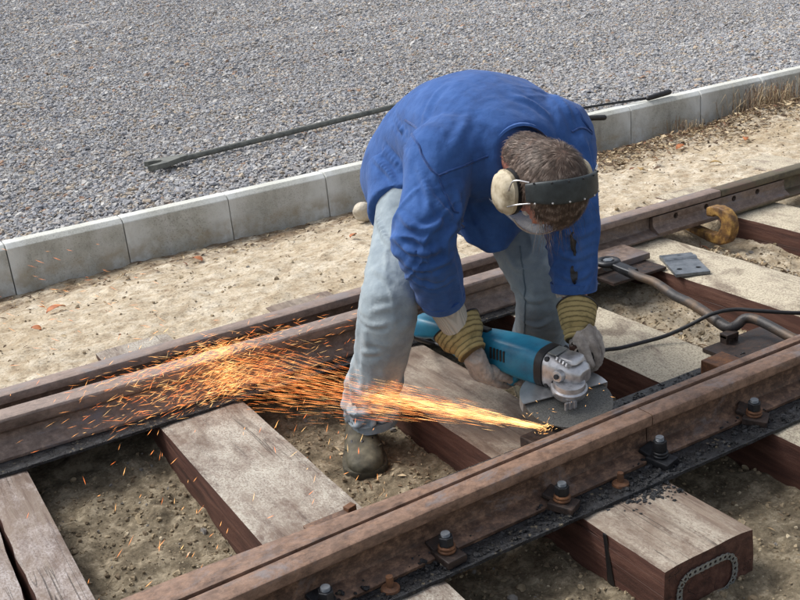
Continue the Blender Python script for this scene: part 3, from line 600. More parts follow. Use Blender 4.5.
# ---- rail joint: fishplate with bolt holes, far rail
def boolean_cut(o, cutters):
    for c in cutters:
        t = link('tmpcut', c.mesh('c')); md = o.modifiers.new('b', 'BOOLEAN'); md.operation = 'DIFFERENCE'; md.object = t; md.solver = 'EXACT'
        dg = bpy.context.evaluated_depsgraph_get(); nm = bpy.data.meshes.new_from_object(o.evaluated_get(dg)); o.modifiers.clear(); o.data = nm; bpy.data.objects.remove(t)
def fishplate(x0, x1):
    mb = MB(); yb = 3.035; mb.prism([(x0, yb - a, b) for a, b in ((.012, -.036), (.030, -.034), (.030, -.062), (.034, -.076), (.062, -.094), (.062, -.103), (.055, -.1055), (.024, -.097), (.012, -.09))], (x1 - x0, 0, 0))
    A = MB().add(mb.v, mb.f); o = A.build('fishplate', MT['rust_pale'], None, loc=(0, 0, 0), bevel=.0015)
    cs = [MB().tube([(hx, yb - .08, -.053), (hx, yb + .05, -.053)], .0125, 14) for hx in (2.93, 3.10, 3.26, 3.40)]
    boolean_cut(o, cs); 
    a = get_co(o.data); off = Vector(((x0 + x1) / 2, yb - .03, -.105)); set_co(o.data, a - np.array(off)); o.location = off; return o
tag(fishplate(2.805, 3.565), 'brown fishplate with empty bolt holes bridging the far rail joint', 'fishplate')
mb = MB(); mb.prism(hexpts((2.86, 3.135, -.06), .022, .2), (0, 0, .03)); tag(mb.build('bolt_head', MT['rust_dark'], None, bevel=.003), 'dark bolt head poking up behind the far rail, left of the joint', 'bolt')
# yellow clamp gripping under the rail joint
arc = []
def cl(y, z): return (3.045, y, z)
outer = [(2.955, -.036), (2.930, -.026), (2.89, -.022), (2.85, -.030), (2.822, -.055), (2.812, -.09), (2.818, -.13), (2.84, -.165), (2.88, -.182), (2.94, -.180), (3.02, -.165), (3.10, -.15), (3.10, -.125), (3.02, -.132), (2.95, -.140), (2.91, -.140), (2.89, -.128), (2.876, -.10), (2.874, -.078), (2.886, -.064), (2.906, -.060), (2.920, -.070), (2.955, -.072)]
mb = MB(); mb.prism([cl(y, z) for y, z in outer], (.042, 0, 0)); cz = mb.build('rail_clamp', MT['yellow_paint'], None, loc=(3.066, 2.9, -.18), bevel=.008, seg=3, smooth=45); tag(cz, 'worn yellow C-shaped clamp hooked under the far rail joint', 'clamp')
# lever rod with eye, running from the far blade to the near rail
lr = empty('lever_rod', (2.3, 2.3, -.12), 'dark bent steel lever rod with bolted eye, crossing the sleepers on the right', 'lever rod')
pts = [on(628, 271, -.07), on(640, 277, -.068), on(652, 281, -.064), on(662, 287, -.066), on(675, 296, -.072), on(690, 303, -.070), on(706, 313, -.068), on(718, 322, -.075), on(729, 328, -.078), on(737, 325, -.07), on(744, 319, -.055), on(754, 319, -.05), on(768, 325, -.05), on(790, 337, -.055), on(812, 349, -.06)]
rr = [.0145, .015, .0155, .016, .0165, .0165, .0165, .0175, .0175, .016, .0155, .0155, .0155, .0155, .0155]
def spline(P, k=5):
    P = [np.array(p) for p in P]; P = [2 * P[0] - P[1]] + P + [2 * P[-1] - P[-2]]; out = []
    for i in range(1, len(P) - 2):
        for j in range(k):
            t = j / k; a, b, c, d = P[i - 1:i + 3]; out.append(.5 * ((2 * b) + (c - a) * t + (2 * a - 5 * b + 4 * c - d) * t * t + (3 * b - a - 3 * c + d) * t ** 3))
    out.append(P[-2]); return out
sp = spline(pts, 4); mb = MB(); mb.tube(sp, np.interp(np.linspace(0, 1, len(sp)), np.linspace(0, 1, len(rr)), rr), 14)
simple('rod_paint', rgb(40, 39, 40), rgb(62, 59, 58), 9, .5, .3, .3, 120, .004, rgb(104, 84, 64)); mb.build('rod', MT['rod_paint'], lr, smooth=60)
e = np.array(on(608, 262, -.055)); mb = MB(); torus(mb, (0, 0, 0), .034, .013, 22, 8); mb.v = [(e[0] + p[0], e[1] + p[1], e[2] + p[2] * .9) for p in mb.v]; mb.build('eye', MT['steel_black'], lr, smooth=60)
tip = np.array(pts[0]); d = tip - e; d /= np.linalg.norm(d); sdv = np.cross(d, (0, 0, 1)); mb = MB()
mb.loft([(e + d * .028, sdv * .022, (0, 0, .012)), (e + d * .07, sdv * .024, (0, 0, .014)), (tip + d * .03, sdv * .022, (0, 0, .016))], 12, 5); mb.build('socket', MT['steel_black'], lr, bevel=.002)
mb = MB(); mb.prism(hexpts((e[0], e[1], e[2] - .03), .019, .4), (0, 0, .04)); mb.build('eye_bolt', MT['steel_grey'], lr, bevel=.002)
b0 = np.array(on(726, 333, -.085)); mb = MB()
for dx in (-.016, .022): mb.box((b0[0] + dx, b0[1] - .01, -.125), (.006, .014, .042))
mb.box((b0[0] + .003, b0[1] - .01, -.088), (.025, .016, .008)); mb.build('fork_bracket', MT['rust_dark'], lr, bevel=.003)
# loose steel plate with holes
A = on(660, 257, ZS + .008); B = on(692, 254, ZS + .008); Cc = on(706, 273, ZS + .008); D = on(671, 277, ZS + .008)
ux = (B - A + Cc - D) / 2; wy_ = (D - A + Cc - B) / 2; cc = (A + B + Cc + D) / 4; Lx, Ly = np.linalg.norm(ux), np.linalg.norm(wy_); ang = math.atan2(ux[1], ux[0])
mb = MB(); mb.box((0, 0, .006), (Lx / 2, Ly / 2, .006)); mb.prism([(-Lx / 2, .33 * Ly, .011), (-Lx / 2, .40 * Ly, .02), (-Lx / 2, .5 * Ly, .021), (-Lx / 2, .5 * Ly, .011)], (Lx, 0, 0)) if False else None
o = mb.build('loose_plate', MT['steel_grey'], None, loc=(0, 0, 0), bevel=.0015)
boolean_cut(o, [MB().tube([(hx, hy, -.01), (hx, hy, .03)], .0105, 14) for hx, hy in ((-.28 * Lx, -.27 * Ly), (.28 * Lx, -.27 * Ly), (.05 * Lx, .36 * Ly))])
o.location = V((cc[0] + .01, cc[1], ZS + .0015)); o.rotation_euler = (0, 0, ang); tag(o, 'loose grey steel plate with three holes lying on the dusty sleeper', 'steel plate')
mb = MB(); mb.prism([(-Lx / 2, .18 * Ly, .0125), (-Lx / 2, .22 * Ly, .0185), (-Lx / 2, .30 * Ly, .0185), (-Lx / 2, .34 * Ly, .0125)], (Lx, 0, 0)); rb = link('ridge', mb.mesh('ridge', bevel=.001), MT['steel_grey'], o)
# ================================================================ THINGS ON GRAVEL AND BANK
wb = empty('track_wrench', (2.4, 6.0, -.03), 'long grey steel bar with open fork jaw lying on the gravel', 'steel bar')
a, b = np.array(on(176, 160.5, .014)), np.array(on(400, 105, .015)); mb = MB(); mb.tube([a, a + (b - a) * .5, b], [.0165, .0175, .0185], 12); mb.build('shaft', MT['bar_steel'], wb, smooth=60)
d = (a - b); d /= np.linalg.norm(d); s_ = np.array([-d[1], d[0], 0]); s_ /= np.linalg.norm(s_)
def Q(u, v): return a + d * u + s_ * v
jaw = [(-.07, .02), (.02, .055), (.10, .085), (.17, .085), (.21, .060), (.17, .045), (.12, .040), (.085, .012), (.085, -.012), (.12, -.040), (.15, -.045), (.165, -.070), (.13, -.085), (.05, -.070), (-.07, -.02)]
mb = MB(); mb.prism([Q(u, v) - np.array([0, 0, .008]) for u, v in jaw], (0, 0, .03)); mb.build('fork_jaw', MT['bar_steel'], wb, bevel=.004)
tg = empty('long_tongs', (4.2, 4.8, 0), 'dark steel tool with two handles resting on the kerb behind the man', 'tongs')
p0 = np.array([3.55, 4.93, .012]); e1 = np.array(on(651, 97.5, .022)); e2 = np.array(on(669, 92, .03)); m1 = np.array(on(592, 106.5, .02))
mb = MB(); mb.tube([p0, m1, e1], .0075, 8); mb.build('handle_rod', MT['steel_black'], tg, smooth=60); mb = MB(); mb.tube([e1 - (e2 - e1) * .15, e2], [.015, .017], 10, 'round'); mb.build('grip', MT['rubber'], tg, smooth=60)
g2 = np.array([3.70, 4.70, .015]); g3 = np.array(on(604, 117.5, .005)); mb = MB(); mb.tube([p0, (3.62, 4.80, .014), g2], .0075, 8); mb.build('handle_rod', MT['steel_black'], tg, smooth=60)
mb = MB(); mb.tube([g2, g3], [.014, .016], 10, 'round'); mb.build('grip', MT['rubber'], tg, smooth=60)
# pale stone by the kerb
mb = MB(); c = np.array(on(366, 216, -.150)); mb.ell(c + np.array([0, 0, .022]), (.062, 0, 0), (0, .055, 0), (0, 0, .055), 16, 12)
me = remesh(mb, .008, 2); a_ = get_co(me); n_ = get_no(me); a_ += n_ * (.012 * fbm(a_[:, 0] * 14, a_[:, 1] * 14, a_[:, 2] * 14, 3, 2))[:, None]; set_co(me, a_)
tag(place(me, 'stone', MT['stone'], None), 'pale rounded stone lying by the kerb beside the man\'s leg', 'stone')
# fallen leaves
def leaf(x, y, L, ang, mat, label, z=None):
    mb = MB(); n = 7; vs = []; fs = []
    for i in range(n + 1):
        t = i / n; w = L * .26 * math.sin(PI * t ** .8) + .0005; cz_ = .004 + .010 * math.sin(t * 2.6) * L / .05
        for s in (-1, 0, 1): vs.append(((t - .5) * L, s * w, cz_ + abs(s) * .005))
    for i in range(n):
        for s in (0, 1): fs.append((i * 3 + s, i * 3 + s + 1, i * 3 + s + 4, i * 3 + s + 3))
    me = bpy.data.meshes.new('leaf'); me.from_pydata(vs, [], fs); me.shade_smooth()
    o = link('fallen_leaf', me, mat, None, (x, y, (float(soil_h(np.array([x]), np.array([y]))[0]) if z is None else z) + .003)); o.rotation_euler = (random.uniform(-.25, .25), random.uniform(-.2, .2), ang); sm = o.modifiers.new('t', 'SOLIDIFY'); sm.thickness = .0006
    return tag(o, label, 'leaf', 'fallen leaves on the bank')
L_ = [(56, 311, .085, .3, 'leaf', 'large orange leaf on the sandy bank at far left'), (37, 330, .05, 2.2, 'leaf', 'small reddish leaf just below the large orange leaf'), (354, 239, .05, .4, 'leaf', 'orange leaf on the bank beside the pale stone'),
      (196, 252, .07, 1.9, 'leaf', 'thin orange leaf standing against the kerb foot at the left'), (680, 146, .07, .1, 'leaf', 'rust coloured leaf in the litter below the kerb, right of the man'), (745, 143, .06, .8, 'leaf', 'small red leaf in the litter near the dry grass'), (716, 168, .06, 2.4, 'leaf_pale', 'curled straw coloured leaf in the middle of the litter heap'), (640, 172, .06, 1.0, 'leaf_pale', 'pale leaf on the sand nearest the man\'s left sleeve')]
for px, py, L, an, mt, lb in L_: p = on(px, py, -.14); leaf(p[0], p[1], L, an, MT[mt], lb)
# dead leaf and straw litter (uncountable) by the kerb
mb = MB()
def bits(n, fx, fy, lmin, lmax, wr, up):
    XY = np.array([(fx(), fy()) for _ in range(n)]); Z_ = soil_h(XY[:, 0], XY[:, 1])
    for (x, y), z in zip(XY, Z_):
        if y > 4.69: continue
        z = float(z) + random.random() * up + .002; L = random.uniform(lmin, lmax); w = L * random.uniform(*wr); r = Matrix.Rotation(random.random() * 6.28, 3, 'Z') @ Matrix.Rotation(random.uniform(-.5, .5), 3, 'Y') @ Matrix.Rotation(random.uniform(-.6, .6), 3, 'X')
        vs = [r @ Vector(p) + Vector((x, y, z)) for p in ((-L / 2, 0, 0), (0, -w / 2, L * .08), (L / 2, 0, 0), (0, w / 2, L * .08))]; mb.add(vs, [(0, 1, 2), (0, 2, 3)])
bits(6200, lambda: random.uniform(3.3, 6.0), lambda: random.gauss(4.40, .20), .012, .05, (.06, .5), .024)
bits(500, lambda: random.uniform(.2, 3.3), lambda: random.gauss(4.52, .12), .012, .04, (.1, .5), .006)
bits(500, lambda: random.uniform(0.1, 5.2), lambda: random.uniform(3.2, 4.6), .008, .03, (.1, .4), .003)
bits(420, lambda: random.gauss(2.22, .045), lambda: random.uniform(1.9, 2.75), .015, .05, (.06, .3), .02)
bits(260, lambda: random.gauss(2.94, .05), lambda: random.uniform(2.1, 2.95), .015, .05, (.06, .3), .015)
bits(160, lambda: random.gauss(1.12, .1), lambda: random.uniform(2.0, 2.75), .01, .03, (.08, .4), .004)
bits(200, lambda: random.uniform(1.6, 2.8), lambda: random.uniform(.9, 1.55), .01, .035, (.06, .3), .006)
tag(mb.build('leaf_litter', MT['litter'], None, loc=(4, 4.4, -.15)), 'dry brown leaf and straw litter along the kerb foot', 'leaf litter', kind='stuff')
# dry grass at the kerb, right edge
mb = MB()
for k_ in range(620):
    big_ = k_ < 500; x = random.gauss(5.22, .14) if big_ else random.gauss(4.52, .05); y = random.uniform(4.42, 4.64); z = float(soil_h(np.array([x]), np.array([y]))[0]) - .005 if k_ % 8 == 0 else -.19; h = random.uniform(.05, .24) if big_ else random.uniform(.03, .11); an = random.random() * 6.28; ln = random.uniform(.03, .20) if big_ else random.uniform(.01, .06); w = random.uniform(.0008, .0018)
    t = Vector((math.cos(an), math.sin(an) * .5 - .2, 0)); s = Vector((-t.y, t.x, 0)).normalized() * w; p = Vector((x, y, z)); q_ = p + t * ln * .35 + Vector((0, 0, h * .8)); e = p + t * ln + Vector((0, 0, h * random.uniform(.2, 1.0)))
    mb.add([p - s, p + s, q_ + s * .8, q_ - s * .8, e], [(0, 1, 2, 3), (3, 2, 4)])
tag(mb.build('dry_grass', MT['litter'], None, loc=(5.05, 4.55, -.17)), 'tuft of dry straw coloured grass against the kerb at the right edge', 'dry grass', kind='stuff')

def nrm(v): v = np.array(v, float); return v / np.linalg.norm(v)
# ================================================================ ANGLE GRINDER
DC = np.array([1.500, 1.925, -.012]); G0 = np.array([1.522, 1.940, .055]); G1 = np.array([1.372, 2.440, .085])
ga = (G1 - G0) / np.linalg.norm(G1 - G0); gs = np.cross(ga, (0, 0, 1)); gs /= np.linalg.norm(gs); gu = np.cross(gs, ga)
gd = empty('angle_grinder', V(DC), 'large teal angle grinder with metal gear head held in both gloves', 'angle grinder')
dn = np.array([-.06, -.22, 1.0]); dn /= np.linalg.norm(dn); du = np.cross(dn, (0, 1, 0)); du /= np.linalg.norm(du); dv = np.cross(dn, du)
mb = MB(); mb.loft([(DC - dn * .0015, du * .113, dv * .113), (DC - dn * .0012, du * .115, dv * .115), (DC + dn * .0012, du * .115, dv * .115), (DC + dn * .0015, du * .113, dv * .113)], 56); mb.build('cutting_disc', MT['disc'], gd)
# guard: half disc on the rear side, with rim
gdir = np.array([.20, .98, 0]); gdir -= dn * (gdir @ dn); gdir /= np.linalg.norm(gdir); gl = np.cross(gdir, dn); mb = MB()
arcp = [DC + dn * .009 + gdir * .014 + (gl * math.cos(t) * .121 + gdir * math.sin(t) * .108) for t in np.linspace(0, PI, 28)]
mb.prism(arcp, dn * .0025); g_ = mb.build('guard', MT['guard'], gd)
mb = MB(); n = 28; vs = []
for t in np.linspace(0, PI, n):
    for r_, z_ in ((.1275, .0114), (.1255, .0114), (.1255, -.016), (.1275, -.016)): vs.append(DC + gdir * .014 + (gl * math.cos(t) * (r_ - .006) + gdir * math.sin(t) * (r_ - .019)) + dn * z_)
mb.add(vs, [(i * 4 + k, i * 4 + (k + 1) % 4, i * 4 + 4 + (k + 1) % 4, i * 4 + 4 + k) for i in range(n - 1) for k in range(4)] + [(0, 3, 2, 1), tuple((n - 1) * 4 + k for k in range(4))]); mb.build('guard_rim', MT['guard'], g_)
# gear head: hard-edged casting
def AXP(t, s=0, u=0): return G0 + ga * t + gs * s + gu * u
GM = Matrix([list(ga), list(gs), list(gu)]).transposed()
mb = MB(); mb.loft([(AXP(.055), gs * .051, gu * .049), (AXP(.034), gs * .051, gu * .048), (AXP(.012), gs * .047, gu * .041), (AXP(-.016), gs * .043, gu * .034), (AXP(-.036), gs * .036, gu * .027), (AXP(-.047), gs * .024, gu * .017)], 24, 3.4); gh = mb.build('gear_head', MT['alu'], gd, bevel=.0025, smooth=35)
mb = MB(); mb.loft([(DC + dn * .012, du * .031, dv * .031), (DC + dn * .020, du * .034, dv * .034), (DC + dn * .022, du * .043, dv * .043), (DC + dn * .036, du * .0475, dv * .0475), (DC + dn * .043, du * .0475, dv * .0475), (DC + dn * .046, du * .042, dv * .042), (DC + dn * .060, du * .040, dv * .040)], 32); mb.build('bearing_flange', MT['alu'], gh, bevel=.0012, smooth=35)
mb = MB(); mb.loft([(AXP(-.004, 0, .036), ga * .030, gs * .031), (AXP(-.002, 0, .046), ga * .027, gs * .028), (AXP(.0, 0, .049), ga * .020, gs * .021)], 20, 4); mb.build('top_cover', MT['alu'], gh, bevel=.0015, smooth=35)
mb = MB(); mb.box(V(AXP(.036, -.005, .051)), (.013, .026, .0022), GM); mb.build('name_plate', MT['zinc'], gh, bevel=.0008)
for k in range(4): mb = MB(); mb.box(V(AXP(-.018 + .011 * k, -.034 + .002 * k, .036 + .002 * k)), (.0028, .014, .0045), GM @ Matrix.Rotation(-.5, 3, 'X')); mb.build('cooling_rib', MT['alu'], gh, bevel=.001)
for s in (-1, 1): mb = MB(); mb.tube([AXP(.002, s * .036, .006), AXP(.002, s * .058, .008)], [.018, .015], 16); mb.build('handle_boss', MT['alu'], gh, bevel=.0015, smooth=35)
for (t, s, u) in ((.043, .042, .040), (.043, -.042, .040), (.043, .044, -.034), (.043, -.044, -.034), (-.020, -.033, -.006), (.002, -.059, .008), (.018, -.045, -.018)):
    mb = MB(); c_ = AXP(t, s, u); dr_ = nrm(gs * np.sign(s) + gu * .35 * np.sign(u)); mb.tube([c_ - dr_ * .004, c_ + dr_ * .0045], .0068, 10); mb.build('screw', MT['steel_black'], gh, bevel=.001)
for k in range(3): mb = MB(); mb.box(V(DC + dn * .020 - gdir * (.046) + gl * (-.030 + .012 * k)), (.003, .006, .010), GM); mb.build('guard_lug', MT['alu'], g_, bevel=.001)
mb = MB(); mb.loft([(AXP(.055), gs * .0545, gu * .0525), (AXP(.078), gs * .0555, gu * .0535)], 28, 3.0); mb.build('black_collar', MT['rubber'], gd, bevel=.002, smooth=50)
mb = MB(); mb.tube([DC + dn * .002, DC + dn * .014], .024, 20); mb.build('flange', MT['steel_grey'], gd, bevel=.001)
# teal motor housing and rear handle
mb = MB(); mb.loft([(AXP(.078), gs * .052, gu * .050), (AXP(.09), gs * .054, gu * .052), (AXP(.15), gs * .054, gu * .052), (AXP(.215), gs * .050, gu * .048), (AXP(.265, 0, .004), gs * .043, gu * .040), (AXP(.30, 0, .010), gs * .034, gu * .030), (AXP(.36, 0, .012), gs * .027, gu * .024), (AXP(.43, 0, .006), gs * .028, gu * .026), (AXP(.485, 0, -.002), gs * .031, gu * .032), (AXP(.52, 0, -.006), gs * .031, gu * .034), (AXP(.528, 0, -.006), gs * .026, gu * .029)], 28, 3.4)
hs = mb.build('motor_housing', MT['teal'], gd, smooth=50)
mb = MB(); mb.loft([(AXP(.15, 0, -.042), gs * .016, gu * .016), (AXP(.178, 0, -.080), gs * .017, gu * .016), (AXP(.26, 0, -.084), gs * .0165, gu * .015), (AXP(.35, 0, -.062), gs * .0165, gu * .015), (AXP(.42, 0, -.034), gs * .016, gu * .016), (AXP(.47, 0, -.018), gs * .017, gu * .016)], 18, 2.6); mb.build('grip_loop', MT['teal'], gd, smooth=60)
mb = MB(); mb.box(V(AXP(.225, 0, -.068)), (.040, .009, .006), Matrix([list(ga), list(gs), list(gu)]).transposed()); mb.build('trigger', MT['rubber'], gd, bevel=.003)
for s in (-1, 1):
    for k in range(5): mb = MB(); mb.box(V(AXP(.175 + .011 * k, s * .0525, .012)), (.0025, .0022, .016), Matrix([list(ga), list(gs), list(gu)]).transposed()); mb.build('vent_slot', MT['rubber'], hs, bevel=.0008)
mb = MB(); mb.box(V(AXP(.285, 0, .0435)), (.022, .012, .006), Matrix([list(ga), list(gs), list(gu)]).transposed()); mb.build('switch_lock', MT['rubber'], hs, bevel=.003)
# side handle (left hand)
hsd = gs if (gs @ np.array([1., 0, 0])) > 0 else -gs
H0 = AXP(.0) + hsd * .055 + gu * .012; H1 = np.array(on(588, 349, .055))
mb = MB(); mb.tube([H0, H0 * .7 + H1 * .3], [.012, .014], 12); mb.tube([H0 * .7 + H1 * .3, H0 * .65 + H1 * .35], [.025, .025], 16); mb.tube([H0 * .65 + H1 * .35, H1, H1 + (H1 - H0) * .15], [.018, .0165, .018], 14, 'round'); mb.build('side_handle', MT['rubber'], gd, smooth=50)
# cable
rear = AXP(.525, 0, -.006)
cpts = [rear, rear + ga * .05 + np.array([0, 0, -.01]), rear + ga * .085 + np.array([.03, -.04, -.06]), on(430, 343, -.1), on(446, 348, -.112), np.array([1.56, 2.30, -.113]), np.array([1.72, 2.27, -.112]), on(597, 352, -.105), on(620, 348, -.105), on(640, 343, -.108), on(665, 336, -.10), on(690, 325, -.075), on(712, 314, -.045), on(735, 309.5, -.04), on(760, 311, -.045), on(800, 313, -.07), on(840, 310, -.11), on(900, 290, -.115)]
mb = MB(); mb.tube(spline(cpts, 6), .0062, 8); tag(mb.build('power_cable', MT['rubber'], None, smooth=60), 'black power cable running from the grinder across the sleepers to the right', 'cable')
# ================================================================ THE MAN
def nrm(v): v = np.array(v, float); return v / np.linalg.norm(v)
J = dict(hipR=np.array([1.500, 2.600, .450]), hipL=np.array([1.745, 2.590, .445]), kneeR=rd(389, 300, 2.78), ankR=np.array([1.178, 2.418, -.145]),
         kneeL=rd(541, 288, 3.0), ankL=np.array([1.785, 2.420, -.150]), shR=np.array([1.375, 2.235, .610]), shL=np.array([1.745, 2.225, .610]),
         elR=rd(424, 240, 2.60), slR=rd(443, 300, 2.75), cuR=rd(459, 331, 2.79), elL=rd(572, 212, 2.76), slL=rd(574, 290, 2.80), cuL=rd(577, 306, 2.80))
def seg_tube(mb, pts, radii, n=18, k=4, flat=1.0, caps='round', up=None):
    sp_ = spline(pts, k); r_ = np.interp(np.linspace(0, 1, len(sp_)), np.linspace(0, 1, len(radii)), radii); mb.tube(sp_, r_, n, caps, flat, up); return sp_
def relax(me, it):
    o = bpy.data.objects.new('tmp', me); COL.objects.link(o); q_ = o.modifiers.new('s', 'SMOOTH'); q_.factor = .5; q_.iterations = it
    out = bpy.data.meshes.new_from_object(o.evaluated_get(bpy.context.evaluated_depsgraph_get())); bpy.data.objects.remove(o); out.shade_smooth(); return out
man_base = (1.45, 2.40, -.252)
# head frame
HS = 1.06; HC = rd(545, 183, 2.50); HU = nrm([-.12, -.94, -.20]); HF = np.array([-.02, -.02, -1.0]); HF = nrm(HF - HU * (HF @ HU)); HL = np.cross(HF, HU)   # HL: towards the man's right ear or left
if HL[0] < 0: HL = -HL
HL, HF, HU = HL * HS, HF * HS, HU * HS      # frame carries the head's size
def hp(l, f, u): return HC + HL * l + HF * f + HU * u
# ---- body: one continuous skin surface
mb = MB()
mb.ell(hp(0, -.008, .022), HL * .076, HF * .094, HU * .098); mb.ell(hp(0, .035, -.045), HL * .056, HF * .055, HU * .072)          # skull, face
mb.ell(hp(0, .045, -.098), HL * .030, HF * .034, HU * .024); mb.loft([(hp(0, .082, .012), HL * .009, HU * .006), (hp(0, .098, -.012), HL * .010, HU * .009), (hp(0, .106, -.030), HL * .015, HU * .011), (hp(0, .080, -.040), HL * .016, HU * .008)], 10)   # chin, nose
mb.ell(hp(0, .080, .020), HL * .045, HF * .014, HU * .011); mb.ell(hp(0, .078, -.062), HL * .024, HF * .014, HU * .011)           # brow, mouth
for s in (-1, 1):
    mb.ell(hp(s * .080, -.006, -.010), HL * .010, HF * .020, HU * .030); mb.ell(hp(s * .033, .060, -.022), HL * .018, HF * .018, HU * .014)
neck0 = np.array([1.545, 2.16, .585])
seg_tube(mb, [neck0 + np.array([0, .08, -.02]), neck0, hp(0, -.03, -.06), hp(0, -.02, -.01)], [.075, .062, .058, .055])
mb.loft([((1.615, 2.64, .48), (.14, 0, 0), (0, .05, .09)), ((1.61, 2.55, .52), (.14, 0, 0), (0, .05, .10)), ((1.59, 2.40, .56), (.14, 0, 0), (0, .04, .11)), ((1.57, 2.28, .58), (.15, 0, 0), (0, .03, .11)), ((1.56, 2.20, .59), (.14, 0, 0), (0, .02, .085)), ((1.545, 2.15, .59), (.08, 0, 0), (0, .02, .06))], 20, 2.4)
for sh, el, sl, cu in (('shR', 'elR', 'slR', 'cuR'), ('shL', 'elL', 'slL', 'cuL')):
    seg_tube(mb, [J[sh] * .75 + np.array([1.55, 2.25, .57]) * .25, J[sh], J[el], J[sl], J[cu], J[cu] + (J[cu] - J[sl]) * .5], [.055, .052, .046, .036, .029, .030])
for h, k, a in (('hipR', 'kneeR', 'ankR'), ('hipL', 'kneeL', 'ankL')): seg_tube(mb, [J[h], J[k], J[a], J[a] + np.array([.01, .02, -.03])], [.068, .050, .036, .032])
me = remesh(mb, .0065, 3); co = get_co(me); set_co(me, co - np.array(man_base))
man = link('person', me, MT['skin'], None, man_base); tag(man, 'man in blue work jacket and faded jeans bending over to hold the grinder', 'person')

# ---- folds laid into the cloth along given lines
def sculpt(me, folds):
    co = get_co(me); no = get_no(me); bv = BVHTree.FromPolygons([tuple(p) for p in co], [tuple(p.vertices) for p in me.polygons]); dsp = np.zeros(len(co))
    for L, amp, w in folds:
        P = []
        for x, y in L:
            h = bv.ray_cast(Vector((0, 0, CAMZ)), V(rayd(x, y)).normalized())
            if h[0] is not None: P.append(np.array(h[0]))
        if len(P) < 2: continue
        P = np.array(spline(P, 6)); t = np.linspace(0, 1, len(P)); near = np.linalg.norm(co - P.mean(0), axis=1) < .25; idx = np.where(near)[0]
        D = np.linalg.norm(co[idx][:, None, :] - P[None], axis=2); k = D.argmin(1); d = D.min(1); taper = np.sin(PI * np.clip(t[k] * .92 + .04, 0, 1)) ** .7
        w = w * .78; dsp[idx] += amp * 1.15 * taper * (np.exp(-(d / w) ** 2) - .55 * np.exp(-((d - 2.1 * w) / (.9 * w)) ** 2))
    set_co(me, co + no * dsp[:, None]); return me
from mathutils.bvhtree import BVHTree
# ---- jeans
mb = MB(); mb.ell((1.62, 2.610, .47), (.180, 0, 0), (0, .155, 0), (0, 0, .150), 24, 14)
R_pts = [J['hipR'] + np.array([0, .01, .03]), J['hipR'] * .5 + J['kneeR'] * .5, J['kneeR'], J['kneeR'] * .5 + J['ankR'] * .5, J['ankR'] + np.array([0, 0, .07]), J['ankR'] + np.array([0, 0, .03]), J['ankR'] + np.array([0, 0, -.005])]
seg_tube(mb, R_pts, [.106, .094, .080, .075, .070, .080, .068], 22, 5, caps='flat')
L_pts = [J['hipL'] + np.array([0, .01, .03]), J['hipL'] * .5 + J['kneeL'] * .5, J['kneeL'], J['kneeL'] * .5 + J['ankL'] * .5, J['ankL'] + np.array([0, 0, .08]), J['ankL'] + np.array([0, 0, .0])]
seg_tube(mb, L_pts, [.108, .090, .074, .076, .080, .080], 22, 5, caps='flat')
def limb_param(co, P):
    """distance along, radial unit vector, distance from a polyline"""
    best = np.full(len(co), 1e9); T = np.zeros(len(co)); acc = 0; W_ = np.zeros_like(co)
    for i in range(len(P) - 1):
        a, b = np.array(P[i]), np.array(P[i + 1]); d = b - a; L = np.linalg.norm(d); d = d / L; t = np.clip((co - a) @ d, 0, L); q_ = a + t[:, None] * d; r = np.linalg.norm(co - q_, axis=1)
        m = r < best; best[m] = r[m]; T[m] = acc + t[m]; W_[m] = (co - q_)[m]; acc += L
    return T, W_ / (np.linalg.norm(W_, axis=1)[:, None] + 1e-9), best, acc
def ridged(x): return np.clip(1 - np.abs(x) * 2.6, -.6, 1) ** 2 * 1.3 - .3
me = remesh(mb, .0065, 8); co = get_co(me); no = get_no(me); dsp = np.zeros(len(co))
for P, sd_, hemg in ((R_pts, 4, 1.9), (L_pts, 14, .8)):
    T, W_, rr_, Lt = limb_param(co, P); m = rr_ < .135
    ang = W_[:, 0] * 1.3 + W_[:, 1] * .9
    hem = sst(Lt - .30, Lt - .05, T); knee = np.exp(-((T - Lt * .5) / .12) ** 2); top = 1 - sst(.0, .25, T)
    fold = ridged(vn(T * 17 + ang * .9, W_[:, 0] * 1.6 + 7, W_[:, 1] * 1.6, sd=sd_)) * (.009 * hem * hemg + .0045 * knee + .004 * top) + vn(T * 5, W_[:, 0] * 2.1, W_[:, 1] * 2.1, sd=sd_ + 3) * .008
    dsp[m] += fold[m]
dsp += .0015 * fbm(co[:, 0] * 40, co[:, 1] * 40, co[:, 2] * 40, 2, 8); set_co(me, co + no * dsp[:, None]); me = relax(me, 2)
sculpt(me, [([(343, 404), (352, 412), (366, 413), (380, 408), (394, 402)], .016, .013), ([(346, 421), (358, 426), (372, 425), (392, 417)], .010, .009), ([(352, 388), (366, 395), (384, 388)], .008, .008), ([(358, 300), (372, 311), (396, 306)], .006, .010), ([(360, 318), (376, 326), (400, 318)], .005, .009), ([(376, 214), (384, 236), (398, 252)], .007, .010), ([(366, 250), (374, 268), (388, 280)], .005, .010), ([(352, 340), (362, 352), (380, 352)], .005, .010), ([(505, 252), (516, 268), (536, 270)], .006, .010), ([(518, 288), (530, 300), (550, 298)], .006, .010), ([(520, 318), (536, 326), (552, 320)], .006, .010)])
jn = place(me, 'jeans', MT['jeans'], man)
# hem band and side seam of the right leg
mb = MB(); hc_ = J['ankR'] + np.array([0, 0, -.012]); mb.loft([(hc_ + np.array([.003 * math.sin(i), 0, 0]) + np.array([0, 0, .012 - .008 * i]), (.0735 - .001 * i, .006, .004), (-.006, .0735 - .001 * i, -.006)) for i in range(4)], 26); mb.build('hem', MT['jeans'], jn, smooth=60)

